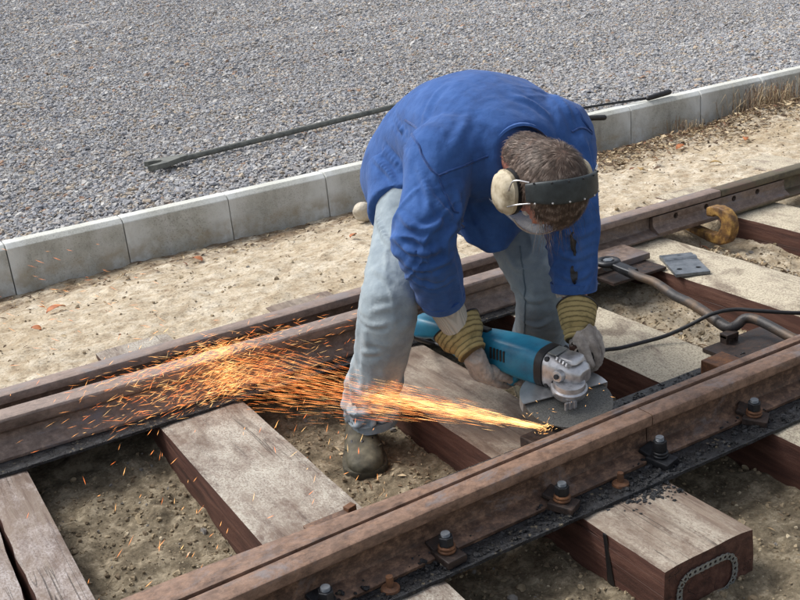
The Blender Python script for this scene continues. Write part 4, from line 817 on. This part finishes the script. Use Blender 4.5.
jbv = BVHTree.FromPolygons([tuple(v.co + jn.location + man.location) for v in jn.data.vertices], [tuple(p.vertices) for p in jn.data.polygons])
for L in ([(356, 296), (352, 330), (349, 362), (347, 392)], [(520, 246), (524, 280), (525, 310), (524, 338)]):
    P = [jbv.ray_cast(Vector((0, 0, CAMZ)), V(rayd(x, y)).normalized())[0] for x, y in L]; P = [np.array(p) for p in P if p is not None]
    if len(P) > 2:
        P2 = []
        for p in spline(P, 10): h = jbv.find_nearest(V(p)); P2.append(np.array(h[0]) + np.array(h[1]) * .0004)
        mb = MB(); mb.tube(P2, .0026, 6); mb.build('side_seam', MT['jeans_dark'], jn, smooth=60)
# ---- jacket
mb = MB()
def rg(x, y, z, a, b, ty=0.25): t = nrm([0, ty, 1]); return ((x, y, z), (a, 0, 0), t * b)
mb.loft([rg(1.600, 2.755, .385, .196, .165, .80), rg(1.605, 2.70, .455, .206, .185, .65), rg(1.61, 2.62, .525, .208, .190, .45), rg(1.605, 2.52, .575, .206, .188, .28), rg(1.595, 2.41, .595, .210, .192, .2), rg(1.58, 2.31, .595, .220, .188, .14), rg(1.565, 2.23, .595, .212, .160, .1), rg(1.555, 2.165, .60, .160, .118, .1), rg(1.547, 2.115, .595, .094, .086, .1)], 34, 2.3)
mb.ell((1.535, 2.275, .44), (.150, 0, 0), (0, .105, 0), (0, 0, .105), 20, 10)        # loose front hanging down
mb.loft([((1.49, 2.24, .42), (.10, 0, 0), (0, .06, 0)), ((1.50, 2.225, .36), (.085, 0, 0), (0, .045, 0)), ((1.505, 2.215, .325), (.035, .01, 0), (0, .03, 0))], 14)
for h_, k_ in (('hipR', 'kneeR'), ('hipL', 'kneeL')): mb.tube([J[h_] + np.array([0, .01, .05]), J[h_] * .85 + J[k_] * .15, J[h_] * .70 + J[k_] * .30], [.135, .130, .122], 22)
AR = [J['shR'] * .6 + np.array([1.55, 2.25, .57]) * .4, J['shR'], J['shR'] * .5 + J['elR'] * .5, J['elR'], J['elR'] * .5 + J['slR'] * .5, J['slR']]
seg_tube(mb, AR, [.112, .096, .086, .080, .072, .060], 22, 5, caps='flat')
AL = [J['shL'] * .6 + np.array([1.55, 2.25, .57]) * .4, J['shL'], J['shL'] * .5 + J['elL'] * .5, J['elL'], J['elL'] * .5 + J['slL'] * .5, J['slL']]
seg_tube(mb, AL, [.112, .092, .080, .074, .068, .060], 22, 5, caps='flat')
me = remesh(mb, .0052, 9); co = get_co(me); no = get_no(me); dsp = np.zeros(len(co))
arm_w = np.zeros(len(co))
for P, sd_ in ((AR, 30), (AL, 40)):
    T, W_, rr_, Lt = limb_param(co, P); w = (1 - sst(.10, .14, rr_)) * sst(.06, .16, T); arm_w = np.maximum(arm_w, w)
    elb = np.exp(-((T - Lt * .62) / .11) ** 2); end = sst(Lt - .22, Lt - .03, T); ang = W_[:, 0] * 1.1 - W_[:, 1] * .8
    fold = ridged(vn(T * 15 + ang * 1.2, W_[:, 0] * 1.3, W_[:, 2] * 1.3 + 5, sd=sd_)) * (.008 * elb + .005 * end + .002) + vn(T * 6, W_[:, 0] * 2, W_[:, 1] * 2, sd=sd_ + 2) * .007
    dsp += fold * w
tor = 1 - arm_w
dr = .010 * fbm(co[:, 0] * 7, co[:, 1] * 2.6, co[:, 2] * 5, 3, 61) + .006 * ridged(vn(co[:, 0] * 9 + co[:, 1] * 5, co[:, 1] * 3, co[:, 2] * 6, sd=66)) * sst(2.5, 2.7, co[:, 1])
# folds radiating from the arm pits
for c_ in (J['shR'], J['shL']):
    dd = np.linalg.norm(co - c_, axis=1); dr += .0025 * ridged(vn(np.arctan2(co[:, 1] - c_[1], co[:, 0] - c_[0]) * 3.2, dd * 4, sd=77)) * np.exp(-((dd - .13) / .07) ** 2)
dsp += dr * tor; dsp += .0008 * fbm(co[:, 0] * 60, co[:, 1] * 60, co[:, 2] * 60, 2, 9)
set_co(me, co + no * dsp[:, None]); me = relax(me, 3); sculpt(me, [([(396, 240), (408, 250), (428, 253), (444, 247)], .010, .011), ([(404, 262), (420, 269), (440, 264), (454, 255)], .009, .010), ([(412, 278), (430, 287), (452, 279)], .008, .009), ([(400, 214), (412, 226), (428, 229), (442, 222)], .008, .010), ([(426, 188), (440, 206), (452, 218)], .009, .010), ([(418, 166), (427, 190), (430, 212)], .006, .011), ([(456, 188), (460, 212), (454, 232)], .008, .010), ([(470, 200), (480, 222), (492, 242)], .006, .010),
    ([(371, 138), (384, 148), (400, 166)], .009, .012), ([(374, 158), (388, 172), (402, 190)], .008, .010), ([(394, 108), (401, 130), (406, 152)], .006, .010), ([(512, 96), (534, 104), (550, 118)], .006, .012), ([(446, 84), (432, 100), (424, 122)], .005, .014), ([(470, 110), (462, 130), (452, 150)], .004, .014), ([(560, 228), (575, 236), (596, 228)], .008, .010), ([(556, 250), (572, 258), (594, 251)], .008, .010), ([(556, 272), (575, 279), (592, 270)], .007, .009), ([(583, 138), (590, 160), (593, 186)], .006, .010), ([(556, 96), (568, 110), (574, 130)], .006, .010)]); me = relax(me, 1); co2 = get_co(me)
bvh = BVHTree.FromPolygons([tuple(p) for p in co2], [tuple(p.vertices) for p in me.polygons])
jk = place(me, 'jacket', MT['jacket'], man)
def snap(p):
    h = bvh.find_nearest(V(p)); return np.array(h[0]) + np.array(h[1]) * .0006
def seam(pts, name='seam', r=.0032):
    P = [snap(p) for p in spline(pts, 10)]; mb = MB(); mb.tube(P, r, 6); return mb.build(name, MT['jacket_seam'], jk, smooth=60)
def cast(x, y):
    d = V(rayd(x, y)).normalized(); h = bvh.ray_cast(Vector((0, 0, CAMZ)), d); return np.array(h[0]) if h[0] is not None else None
def seam_px(L, **k):
    P = [cast(*q_) for q_ in L]; P = [p for p in P if p is not None]
    if len(P) > 2: seam(P, **k)
seam_px([(393, 106), (405, 120), (415, 140), (422, 155), (430, 168), (438, 176)]); seam_px([(438, 176), (452, 170), (466, 165), (478, 160), (488, 156)]); seam_px([(543, 84), (562, 94), (576, 108), (584, 122), (592, 132)]); seam_px([(438, 176), (446, 195), (456, 212), (462, 228)]); seam_px([(572, 132), (582, 128), (592, 134)])
# sleeve hems
for P, r_ in ((AR, .060), (AL, .060)):
    a, b = P[-1], P[-2]; d = nrm(a - b); u_ = nrm(np.cross(d, (0, 0, 1)) if abs(d[2]) < .9 else np.cross(d, (0, 1, 0))); v_ = np.cross(d, u_); mb = MB()
    mb.loft([(a - d * .022, u_ * (r_ + .004), v_ * (r_ + .004)), (a + d * .002, u_ * (r_ + .001), v_ * (r_ + .001)), (a + d * .004, u_ * (r_ - .004), v_ * (r_ - .004))], 26); mb.build('sleeve_hem', MT['jacket'], jk, smooth=60)
# collar band round the neck
ca = nrm(hp(0, -.03, -.06) - neck0); c0 = neck0 + ca * .018; cu_ = nrm(np.cross(ca, (0, 0, 1))); cv_ = np.cross(cu_, ca); mb = MB()
def ringv(c, r1, r2, n=28): return (c, cu_ * r1, cv_ * r2)
mb.loft([ringv(c0 - ca * .012, .098, .090), ringv(c0 + ca * .012, .094, .090), ringv(c0 + ca * .056, .086, .088), ringv(c0 + ca * .058, .080, .082), ringv(c0 + ca * .014, .083, .080), ringv(c0 - ca * .012, .090, .082)], 30, closed=True); mb.build('collar', MT['jacket'], jk, smooth=50)
# dark hook-and-loop strips on the left sleeve
for (x0, y0), (x1, y1) in (((573, 232), (575, 256)), ((573, 266), (575, 284))):
    p = [cast(x0 + (x1 - x0) * t, y0 + (y1 - y0) * t) for t in (0, .33, .66, 1)]; p = [q_ for q_ in p if q_ is not None]
    if len(p) > 2: mb = MB(); P = [snap(q_) for q_ in spline(p, 4)]; n_ = len(P); mb.tube(P, [.003 + .007 * math.sin(PI * i / (n_ - 1)) for i in range(n_)], 8, flat=.25, up=(-.5, -.8, .2)); mb.build('cuff_tab', MT['steel_black'], jk, smooth=60)

# ---- gloves: palm, four fingers and a thumb closed round the grips
def glove(bar, ax, wrist, cuff_top, cuff_r, label, R_=.030, camside=None, thumb_fwd=.055):
    ax = nrm(ax); w = wrist - bar; w = w - ax * (w @ ax); w = nrm(w); p = np.cross(ax, w)
    if p @ (camside - bar) < 0: p = -p
    mb = MB(); offs = [.037, .0125, -.0125, -.036]; lens = [.95, 1.05, 1.0, .82]; G = lambda a_, p_, w_: bar + ax * a_ + p * p_ + w * w_
    for o_, l_ in zip(offs, lens):
        pts = [G(o_ * .8, .034, .050), G(o_, R_ + .008, .012), G(o_ * 1.03, R_ * .78, -.030 * l_), G(o_ * 1.02, -R_ * .15, -.040 * l_), G(o_, -R_ * .95, -.020 * l_), G(o_ * .97, -R_ * 1.05, .006)]
        mb.tube(spline(pts, 3), list(np.interp(np.linspace(0, 1, 16), [0, .25, 1], [.0125, .0112, .0096])), 10, 'round')
    mb.loft([(G(0, .034, .018), ax * .040, p * .011), (G(0, .037, .037), ax * .044, p * .017), (G(0, .032, .065), ax * .042, p * .021), (wrist, ax * .034, p * .026), (wrist + nrm(cuff_top - wrist) * .03, ax * .032, p * .027)], 18, 2.6)
    mb.ell(G(.028, .016, .042), ax * .024, p * .022, w * .028)
    tp = [G(.034, .018, .048), G(.050, .014, .022), G(.058, .012, -.002), G(.060 + (thumb_fwd - .05), .010, -.024)]; mb.tube(spline(tp, 4), list(np.linspace(.016, .0115, 13)), 10, 'round')
    me = remesh(mb, .0026, 3); co = get_co(me); no = get_no(me); set_co(me, co + no * (.0016 * fbm(co[:, 0] * 55, co[:, 1] * 55, co[:, 2] * 55, 3, 5) + .0012 * ridged(vn(co[:, 0] * 70, co[:, 1] * 70, co[:, 2] * 70, sd=4)))[:, None])
    gl_ = place(me, 'glove', MT['leather'], man); gl_['label'] = label
    # striped gauntlet cuff, local Z along the arm so that the stripes ring it
    cw = nrm(cuff_top - wrist); L = np.linalg.norm(cuff_top - wrist); mb = MB(); n = 30; prof = [(.000, .036), (.006, .041), (.014, .038), (.022, .043), (.030, .040), (.036, .047), (L * .6, cuff_r * .9), (L, cuff_r), (L + .001, cuff_r - .004), (L * .6, cuff_r * .9 - .004), (.03, .036)]
    rings = [((0, 0, t), (r_ * 1.08, 0, 0), (0, r_ * .9, 0)) for t, r_ in prof]; mb.loft(rings, n)
    vs = []
    for i, v_ in enumerate(mb.v): wv = .0015 * mnoise.noise(Vector((v_[0] * 40, v_[1] * 40, v_[2] * 60))); vs.append((v_[0] * (1 + wv * 20), v_[1] * (1 + wv * 20), v_[2] + (.006 * math.sin(math.atan2(v_[1], v_[0]) * 2 + 1) if v_[2] > L * .9 else 0)))
    mb.v = vs; me = mb.mesh('cuff', smooth=50); cf = link('cuff', me, MT['glove_stripe'], gl_); xx = nrm(ax - cw * (ax @ cw)); yy = np.cross(cw, xx)
    loc = V(wrist) - base_of(gl_); M_ = Matrix([[xx[i], yy[i], cw[i]] for i in range(3)]).to_4x4(); M_.translation = loc; cf.matrix_local = M_
    mb = MB(); mb.v = []; mb.f = []; mb.loft([((cuff_r * 1.08 * math.cos(2 * PI * i / 30), cuff_r * .9 * math.sin(2 * PI * i / 30), L + .006 * math.sin(4 * PI * i / 30 + 1)), (.0022 * math.cos(2 * PI * i / 30), .0022 * math.sin(2 * PI * i / 30), 0), (0, 0, .0028)) for i in range(30)], 6, closed=True)
    bd = link('binding', mb.mesh('binding', smooth=60), MT['rubber'], gl_); bd.matrix_local = M_.copy()
    return gl_
CAMP = np.array([0, 0, CAMZ])
barR = AXP(.240, 0, -.066); wristR = rd(473, 354, 2.77); glove(barR, -ga, wristR, rd(457, 327, 2.81), .068, 'right work glove gripping the grinder\'s rear handle', camside=CAMP, thumb_fwd=.062)
hx_ = H1 - H0; barL = H0 * .28 + H1 * .72; wristL = rd(578, 341, 2.765); glove(barL, -hx_, wristL, rd(577, 305, 2.80), .060, 'left work glove on the grinder\'s side handle', camside=CAMP)
# knitted cuff on the right wrist
a, b = J['slR'] - nrm(J['cuR'] - J['slR']) * .01, J['cuR'] + nrm(J['cuR'] - J['slR']) * .02; cw = nrm(b - a); xx = nrm(np.cross(cw, (0, 0, 1))); yy = np.cross(cw, xx); L = np.linalg.norm(b - a); mb = MB()
mb.loft([((0, 0, t * L), (r_, 0, 0), (0, r_, 0)) for t, r_ in ((0, .046), (.2, .048), (.4, .045), (.7, .043), (1, .041))], 26); kn = link('knit_cuff', mb.mesh('knit_cuff', smooth=60), MT['knit'], man); M_ = Matrix([[xx[i], yy[i], cw[i]] for i in range(3)]).to_4x4(); M_.translation = V(a) - base_of(man); kn.matrix_local = M_
# shirt cuff on the left wrist
a, b = J['slL'], J['slL'] + nrm(J['cuL'] - J['slL']) * .012; cw = nrm(b - a); xx = nrm(np.cross(cw, (0, 1, 0))); yy = np.cross(cw, xx); mb = MB(); mb.loft([(a - cw * .01, xx * .052, yy * .052), (b, xx * .050, yy * .050), (b, xx * .044, yy * .044)], 24); mb.build('shirt_cuff', MT['knit'], man, smooth=60)

# ---- shoes
def shoe(toe, heel, label):
    toe, heel = np.array(toe), np.array(heel); d = nrm(toe - heel); s = np.array([-d[1], d[0], 0]); L = np.linalg.norm(toe - heel); z0 = toe[2]; up_ = np.array([0, 0, 1.])
    C_ = lambda t, z, o_=0: heel + d * L * t + s * o_ + up_ * z
    wid = [(0, .028), (.06, .037), (.2, .040), (.4, .043), (.6, .052), (.75, .055), (.88, .050), (.96, .035), (1.0, .016)]; hgt = [(0, .060), (.06, .085), (.2, .095), (.4, .088), (.55, .074), (.7, .060), (.85, .047), (.95, .036), (1.0, .022)]
    mb = MB(); ts = [0, .03, .08, .2, .32, .45, .58, .7, .8, .88, .94, .98, 1.0]; rings = []
    for t in ts:
        w = np.interp(t, *zip(*wid)); h = np.interp(t, *zip(*hgt)); rings.append((C_(t, .018 + h / 2 - .008), s * w, up_ * (h / 2 + .004)))
    mb.loft(rings, 22, 2.5); mb.loft([(C_(.17, .07), s * .040, d * .052), (C_(.16, .11), s * .040, d * .046), (C_(.155, .135), s * .038, d * .044)], 20)
    me = remesh(mb, .004, 5); co = get_co(me); no = get_no(me); tt = (co - heel) @ d / L; set_co(me, co + no * (.002 * ridged(vn(tt * 26, co[:, 2] * 14, sd=3)) * np.exp(-((tt - .55) / .14) ** 2) + .0012 * fbm(co[:, 0] * 40, co[:, 1] * 40, co[:, 2] * 40, 2, 6))[:, None])
    o = place(me, 'shoe', MT['shoe'], man); o['label'] = label
    mb = MB(); mb.prism([C_(t, 0, np.interp(t, *zip(*wid)) * 1.17 + .001) for t in ts] + [C_(t, 0, -np.interp(t, *zip(*wid)) * 1.17 - .001) for t in reversed(ts)], (0, 0, .024)); mb.build('sole', MT['shoe_sole'], o, bevel=.005, smooth=40)
    mb = MB(); P = [C_(t, np.interp(t, *zip(*hgt)) + .006 - .05 * abs(o_) ** 1.5 * 12, o_) for t, o_ in ((.70, -.052), (.76, -.032), (.78, 0), (.76, .032), (.70, .052))]; mb.tube(spline(P, 4), .0028, 6); mb.build('welt', MT['shoe_sole'], o, smooth=60)
    for o_ in (-.019, .019): mb = MB(); mb.ell(C_(.60, .066, o_ * 1.5), s * .008, d * .026, up_ * .011); mb.build('opening', MT['steel_black'], o)
    mb = MB(); mb.ell(C_(.68, .066, .0), s * .008, d * .009, up_ * .010); mb.build('buckle', MT['steel_black'], o)
tR = np.array(on(368, 480, -.250)); dR = nrm(np.array([.40, .915, 0])); shoe(tR, tR + dR * .285, 'olive leather right shoe standing on the soil between two sleepers')
shoe((1.70, 2.27, -.250), (1.78, 2.545, -.250), 'olive left shoe behind the grinder')

# ---- hair
def on_head(th, ph, lift=0):
    """th: angle from crown axis HU, ph: around (0 = face)"""
    n = HL * math.sin(th) * math.sin(ph) + HF * math.sin(th) * math.cos(ph) + HU * math.cos(th)
    lx, fx, ux = math.sin(th) * math.sin(ph), math.sin(th) * math.cos(ph), math.cos(th)
    return hp(lx * (.078 + lift), -.008 + fx * (.096 + lift), .022 + ux * (.100 + lift)), n
def limit(ph): c = math.cos(ph); k = .80 if math.sin(ph) < -.1 else 1.0; return math.radians(56 * k if c > .75 else (74 * k if c > .2 else (106 if c > -.3 else 175)))
mb = MB(); mb.ell(hp(0, -.008, .022), HL * .0805, HF * .0985, HU * .1025, 26, 18); mb.ell(hp(0, -.030, -.030), HL * .066, HF * .066, HU * .075, 22, 14); nk = nrm(neck0 - hp(0, -.03, -.06)); seg_tube(mb, [hp(0, -.03, -.03), hp(0, -.032, -.085)], [.066, .060])
me = remesh(mb, .005, 8); bm = bmesh.new(); bm.from_mesh(me); rm = []
for v_ in bm.verts:
    q_ = (np.array(v_.co) - HC) / HS; l_, f_, u_ = q_ @ HL / HS, q_ @ HF / HS + .008, q_ @ HU / HS - .022; th = math.acos(max(-1, min(1, u_ / (math.sqrt(l_ * l_ + f_ * f_ + u_ * u_) + 1e-9)))); ph = math.atan2(l_, f_)
    if th > limit(ph): rm.append(v_)
bmesh.ops.delete(bm, geom=rm, context='VERTS'); bm.to_mesh(me); bm.free()
cen = np.array([p.center for p in me.polygons]); nor = np.array([p.normal for p in me.polygons]); hair = place(me, 'hair', MT['scalp'], man)
mb = MB(); wh = nrm(HU * .62 - HF * .78); pick = rng.integers(0, len(cen), 9500); crown = hp(0.012, -.035, .11)
for i_ in pick:
    p, n = cen[i_] + rng.normal(0, .002, 3), nor[i_]; rel = nrm(p - hp(0, -.02, 0)); fl = rel - wh; fl = fl - n * (fl @ n); fl = fl / (np.linalg.norm(fl) + 1e-6); fwd = rel @ HF / HS
    if fwd > .1: fl = nrm(fl + HF / HS * .5)
    if np.linalg.norm(p - crown) < .035 and random.random() < .5: continue
    L = random.uniform(.022, .042); sd_v = nrm(np.cross(n, fl)); fl = nrm(fl + sd_v * random.gauss(0, .25)); lift = random.uniform(.03, .2); w = random.uniform(.0003, .0007)
    pts = [p + fl * L * t + n * (L * lift * t * (1.15 - .8 * t)) - n * (L * t) ** 2 * 4.0 for t in (0, .35, .7, 1)]
    mb.add([pts[0] - sd_v * w, pts[0] + sd_v * w, pts[1] - sd_v * w, pts[1] + sd_v * w, pts[2] - sd_v * w * .8, pts[2] + sd_v * w * .8, pts[3]], [(0, 1, 3, 2), (2, 3, 5, 4), (4, 5, 6)])
for _ in range(70):    # loose wisps hanging from the brow
    ph = random.gauss(0, .8); p, n = on_head(random.uniform(.85, 1.15), ph, .003); L = random.uniform(.03, .085); d = nrm(np.array([0, 0, -1.]) + HL * random.gauss(0, .25) + HU * random.gauss(.15, .2)); s = nrm(np.cross(d, n)) * .0005
    q_ = p + nrm(d + n * .5) * L * .5; e = p + d * L + n * .012; mb.add([p - s, p + s, q_ + s, q_ - s, e], [(0, 1, 2, 3), (3, 2, 4)])
mb.build('strands', MT['hair'], hair); hair.children[0]['kind'] = 'stuff'
for s in (-1, 1):   # eyes
    mb = MB(); mb.ell(hp(s * .032, .072, -.018), HL * .0115, HF * .0115, HU * .0115); mb.build('eye', MT['wire'], man, smooth=60)

# ---- ear defenders and clear visor (worn, but lift away)
em = empty('ear_defenders', V(HC), 'cream ear defenders with wide black studded headband on the man\'s head', 'ear defenders')
def bandpt(a, r=.114, tilt=-.26, off=0):
    dirv = HU * math.cos(tilt) + HF * math.sin(tilt); nv = -HU * math.sin(tilt) + HF * math.cos(tilt)
    return hp(0, -.004, .004) + HL * math.sin(a) * (r - .010) + dirv * math.cos(a) * (r + .012) + nv * off
ctr = hp(0, -.004, .004)
mb = MB(); rings = []; NB = 26
for i in range(NB + 1):
    a = math.radians(-58 + 116 * i / NB); c_ = bandpt(a); t = nrm(bandpt(a + .01) - bandpt(a - .01)); nv = nrm(bandpt(a, off=.01) - c_); o_ = np.cross(t, nv); o_ = o_ if o_ @ (c_ - ctr) > 0 else -o_; wv = .029 * (1 - .25 * abs(2 * i / NB - 1) ** 3); rings.append((c_, nv * wv, o_ * .006))
mb.loft(rings, 16, 4); hb = mb.build('headband', MT['band_black'], em, smooth=60)
for sgn in (-1, 1):
    for k in range(6):
        a = math.radians(-48 + 96 * k / 5); c_ = bandpt(a, .1195, off=sgn * .0225); mb = MB(); mb.ell(c_, HL * .0026, HF * .0026, HU * .0026, 8, 6); mb.build('stud', MT['wire'] if sgn > 0 else MT['steel_black'], hb)
for s in (-1, 1):
    cc_ = hp(s * .098, .010, -.010); mb = MB(); ln = HL * s
    mb.loft([(cc_ - ln * .018, HF * .046, HU * .042), (cc_ - ln * .006, HF * .052, HU * .046), (cc_ + ln * .000, HF * .052, HU * .046), (cc_ + ln * .001, HF * .049, HU * .043), (cc_ + ln * .012, HF * .045, HU * .040), (cc_ + ln * .019, HF * .034, HU * .030), (cc_ + ln * .022, HF * .016, HU * .015)], 24, 2.3); cp = mb.build('ear_cup', MT['ear_cup'], em, smooth=70)
    mb = MB(); mb.loft([(cc_ - ln * .026, HF * .047, HU * .042), (cc_ - ln * .018, HF * .0525, HU * .0465), (cc_ - ln * .010, HF * .0525, HU * .0465)], 24, 2.3); mb.build('cushion', MT['rubber'], cp, smooth=50)
    for o_ in (-.018, .018):
        mb = MB(); mb.tube(spline([bandpt(s * math.radians(54), .115, off=o_ * 1.3), bandpt(s * math.radians(70), .124, off=o_ * 1.5), cc_ + ln * .012 + HU * .032 + HF * o_, cc_ + ln * .018 + HF * o_ * .6], 5), .0019, 6); mb.build('wire', MT['wire'], em, smooth=60)
vz = empty('visor', V(hp(0, .1, -.05)), 'clear plastic face visor with white rim below the man\'s brow', 'visor')
mb = MB(); vs = []; na = 24
def vp(a, u, r=.122): return hp(math.sin(a) * (r - .016), -.002 + math.cos(a) * r, u)
for i in range(na + 1):
    a = math.radians(-56 + 112 * i / na)
    for u in (.018, -.03, -.10): vs.append(vp(a, u))
mb.add(vs, [(i * 3 + k, i * 3 + k + 1, i * 3 + k + 4, i * 3 + k + 3) for i in range(na) for k in range(2)]); o = mb.build('screen', MT['visor'], vz, smooth=60); m_ = o.modifiers.new('t', 'SOLIDIFY'); m_.thickness = .0012
mb = MB(); mb.tube([vp(math.radians(-56 + 112 * i / na), .018) for i in range(na + 1)], .0022, 6); mb.build('rim', MT['wire'], vz, smooth=60)
# ================================================================ SPARKS (glowing grains, uncountable)
def sliver(mb, p, d, L, w):
    p, d = V(p), V(d).normalized(); u = d.orthogonal().normalized() * w; v = d.cross(u).normalized() * w; q_ = p + d * L
    m = p + d * L * .6
    mb.add([p, m + u, m - u * .5 + v * .87, m - u * .5 - v * .87, q_], [(0, 1, 2), (0, 2, 3), (0, 3, 1), (4, 2, 1), (4, 3, 2), (4, 1, 3)])
SRC = np.array(on(546, 428, -.008)); TGT = np.array(on(232, 366, -.045)); AXS = nrm(TGT - SRC); LT = np.linalg.norm(TGT - SRC); SU = np.array([0, 0, 1.]) - AXS * AXS[2]; SU = nrm(SU); SS = np.cross(AXS, SU)
R5 = random.Random(5); mb = MB(); mh = MB()
def g2(): return R5.gauss(0, 1)
for i in range(3100):         # the jet
    t = R5.random() ** .6; sp_ = .004 + .050 * t ** 1.1; a_, b_ = g2() * sp_, g2() * sp_ * 1.0 - .028 * t * (R5.random() < .6) * R5.random() * 2
    if t > .5 and R5.random() < .45: continue
    p = SRC + AXS * LT * t + SS * a_ + SU * b_; d = nrm(AXS * LT * .6 + SS * a_ * 1.0 + SU * b_ * .8 + SS * g2() * .012 + SU * g2() * .012)
    hot = R5.random() < math.exp(-t * 4.5) * .8 + .05
    sliver(mh if hot else mb, p, d, R5.uniform(.02, .10) * (1 if t > .1 else .7), R5.uniform(.00010, .00028))
for i in range(260):          # dense root of the jet
    t = R5.random() ** 1.5 * .45; p = SRC + AXS * LT * t + SS * g2() * (.003 + .018 * t) + SU * g2() * (.003 + .018 * t); sliver(mh, p, AXS + SS * g2() * .02 + SU * g2() * .02, R5.uniform(.03, .09), R5.uniform(.00015, .0004))
bn = np.array([-.25, -.75, .25])
for i in range(1700):         # burst against the far blade, glancing off to the left
    r = abs(g2()) * .13; al = R5.choice([-1, -1, -1, 1]) * abs(g2()) * (.20 if R5.random() < .65 else .06); p = TGT + np.array([al, -.02 - abs(g2()) * .05 + (0.06 if R5.random() < .2 else 0), g2() * .045 + .005])
    if p[2] < -.1: p[2] = -.1 + .02 * R5.random()
    if p[1] > 2.80 and p[2] < .004: p[2] = .006 + .03 * R5.random()
    d = nrm(np.array([-.9 + g2() * .25, g2() * .3 - .1, g2() * .28 + .02])); sliver(mh if R5.random() < .38 * math.exp(-abs(al) * 5) + .08 else mb, p, d, R5.uniform(.010, .045), R5.uniform(.00015, .00042))
for i in range(130):          # stray sparks out to the left and down on sleepers and soil
    x = TGT[0] - abs(g2()) * .36 + .1; y = R5.uniform(1.95, 2.95); p = np.array([x, y, R5.uniform(-.22, .02)])
    if y > 2.70: p[2] = R5.uniform(.01, .12)
    sliver(mh if R5.random() < .3 else mb, p, (-.55 + g2() * .22, -.35 + g2() * .2, -.4 + g2() * .2), R5.uniform(.010, .032), R5.uniform(.0003, .0007))
for i in range(70):           # over the bank
    p = np.array([TGT[0] - abs(g2()) * .3 - .05, R5.uniform(2.95, 4.2), R5.uniform(-.05, .15)]); sliver(mb, p, (-.7 + g2() * .2, .4 + g2() * .2, .25 + g2() * .2), R5.uniform(.015, .04), R5.uniform(.0002, .0005))
for i in range(64):          # spitting round the disc
    p = SRC + np.array([R5.uniform(-.02, .26), R5.uniform(0, .12), R5.uniform(0, .02)]) if i < 22 else SRC + np.array([g2() * .012, g2() * .008, g2() * .006]); sliver(mh, p, (g2(), g2(), abs(g2()) * .6), R5.uniform(.006, .02), R5.uniform(.0002, .0005))
o = mb.build('sparks', MT['spark'], None, loc=V(SRC)); tag(o, 'orange sparks streaming left from the disc and scattering off the far blade', 'sparks', kind='stuff')
o = mh.build('hot_sparks', MT['spark_hot'], None, loc=V(SRC)); tag(o, 'bright yellow core of the spark jet where the disc meets the steel', 'sparks', kind='stuff')
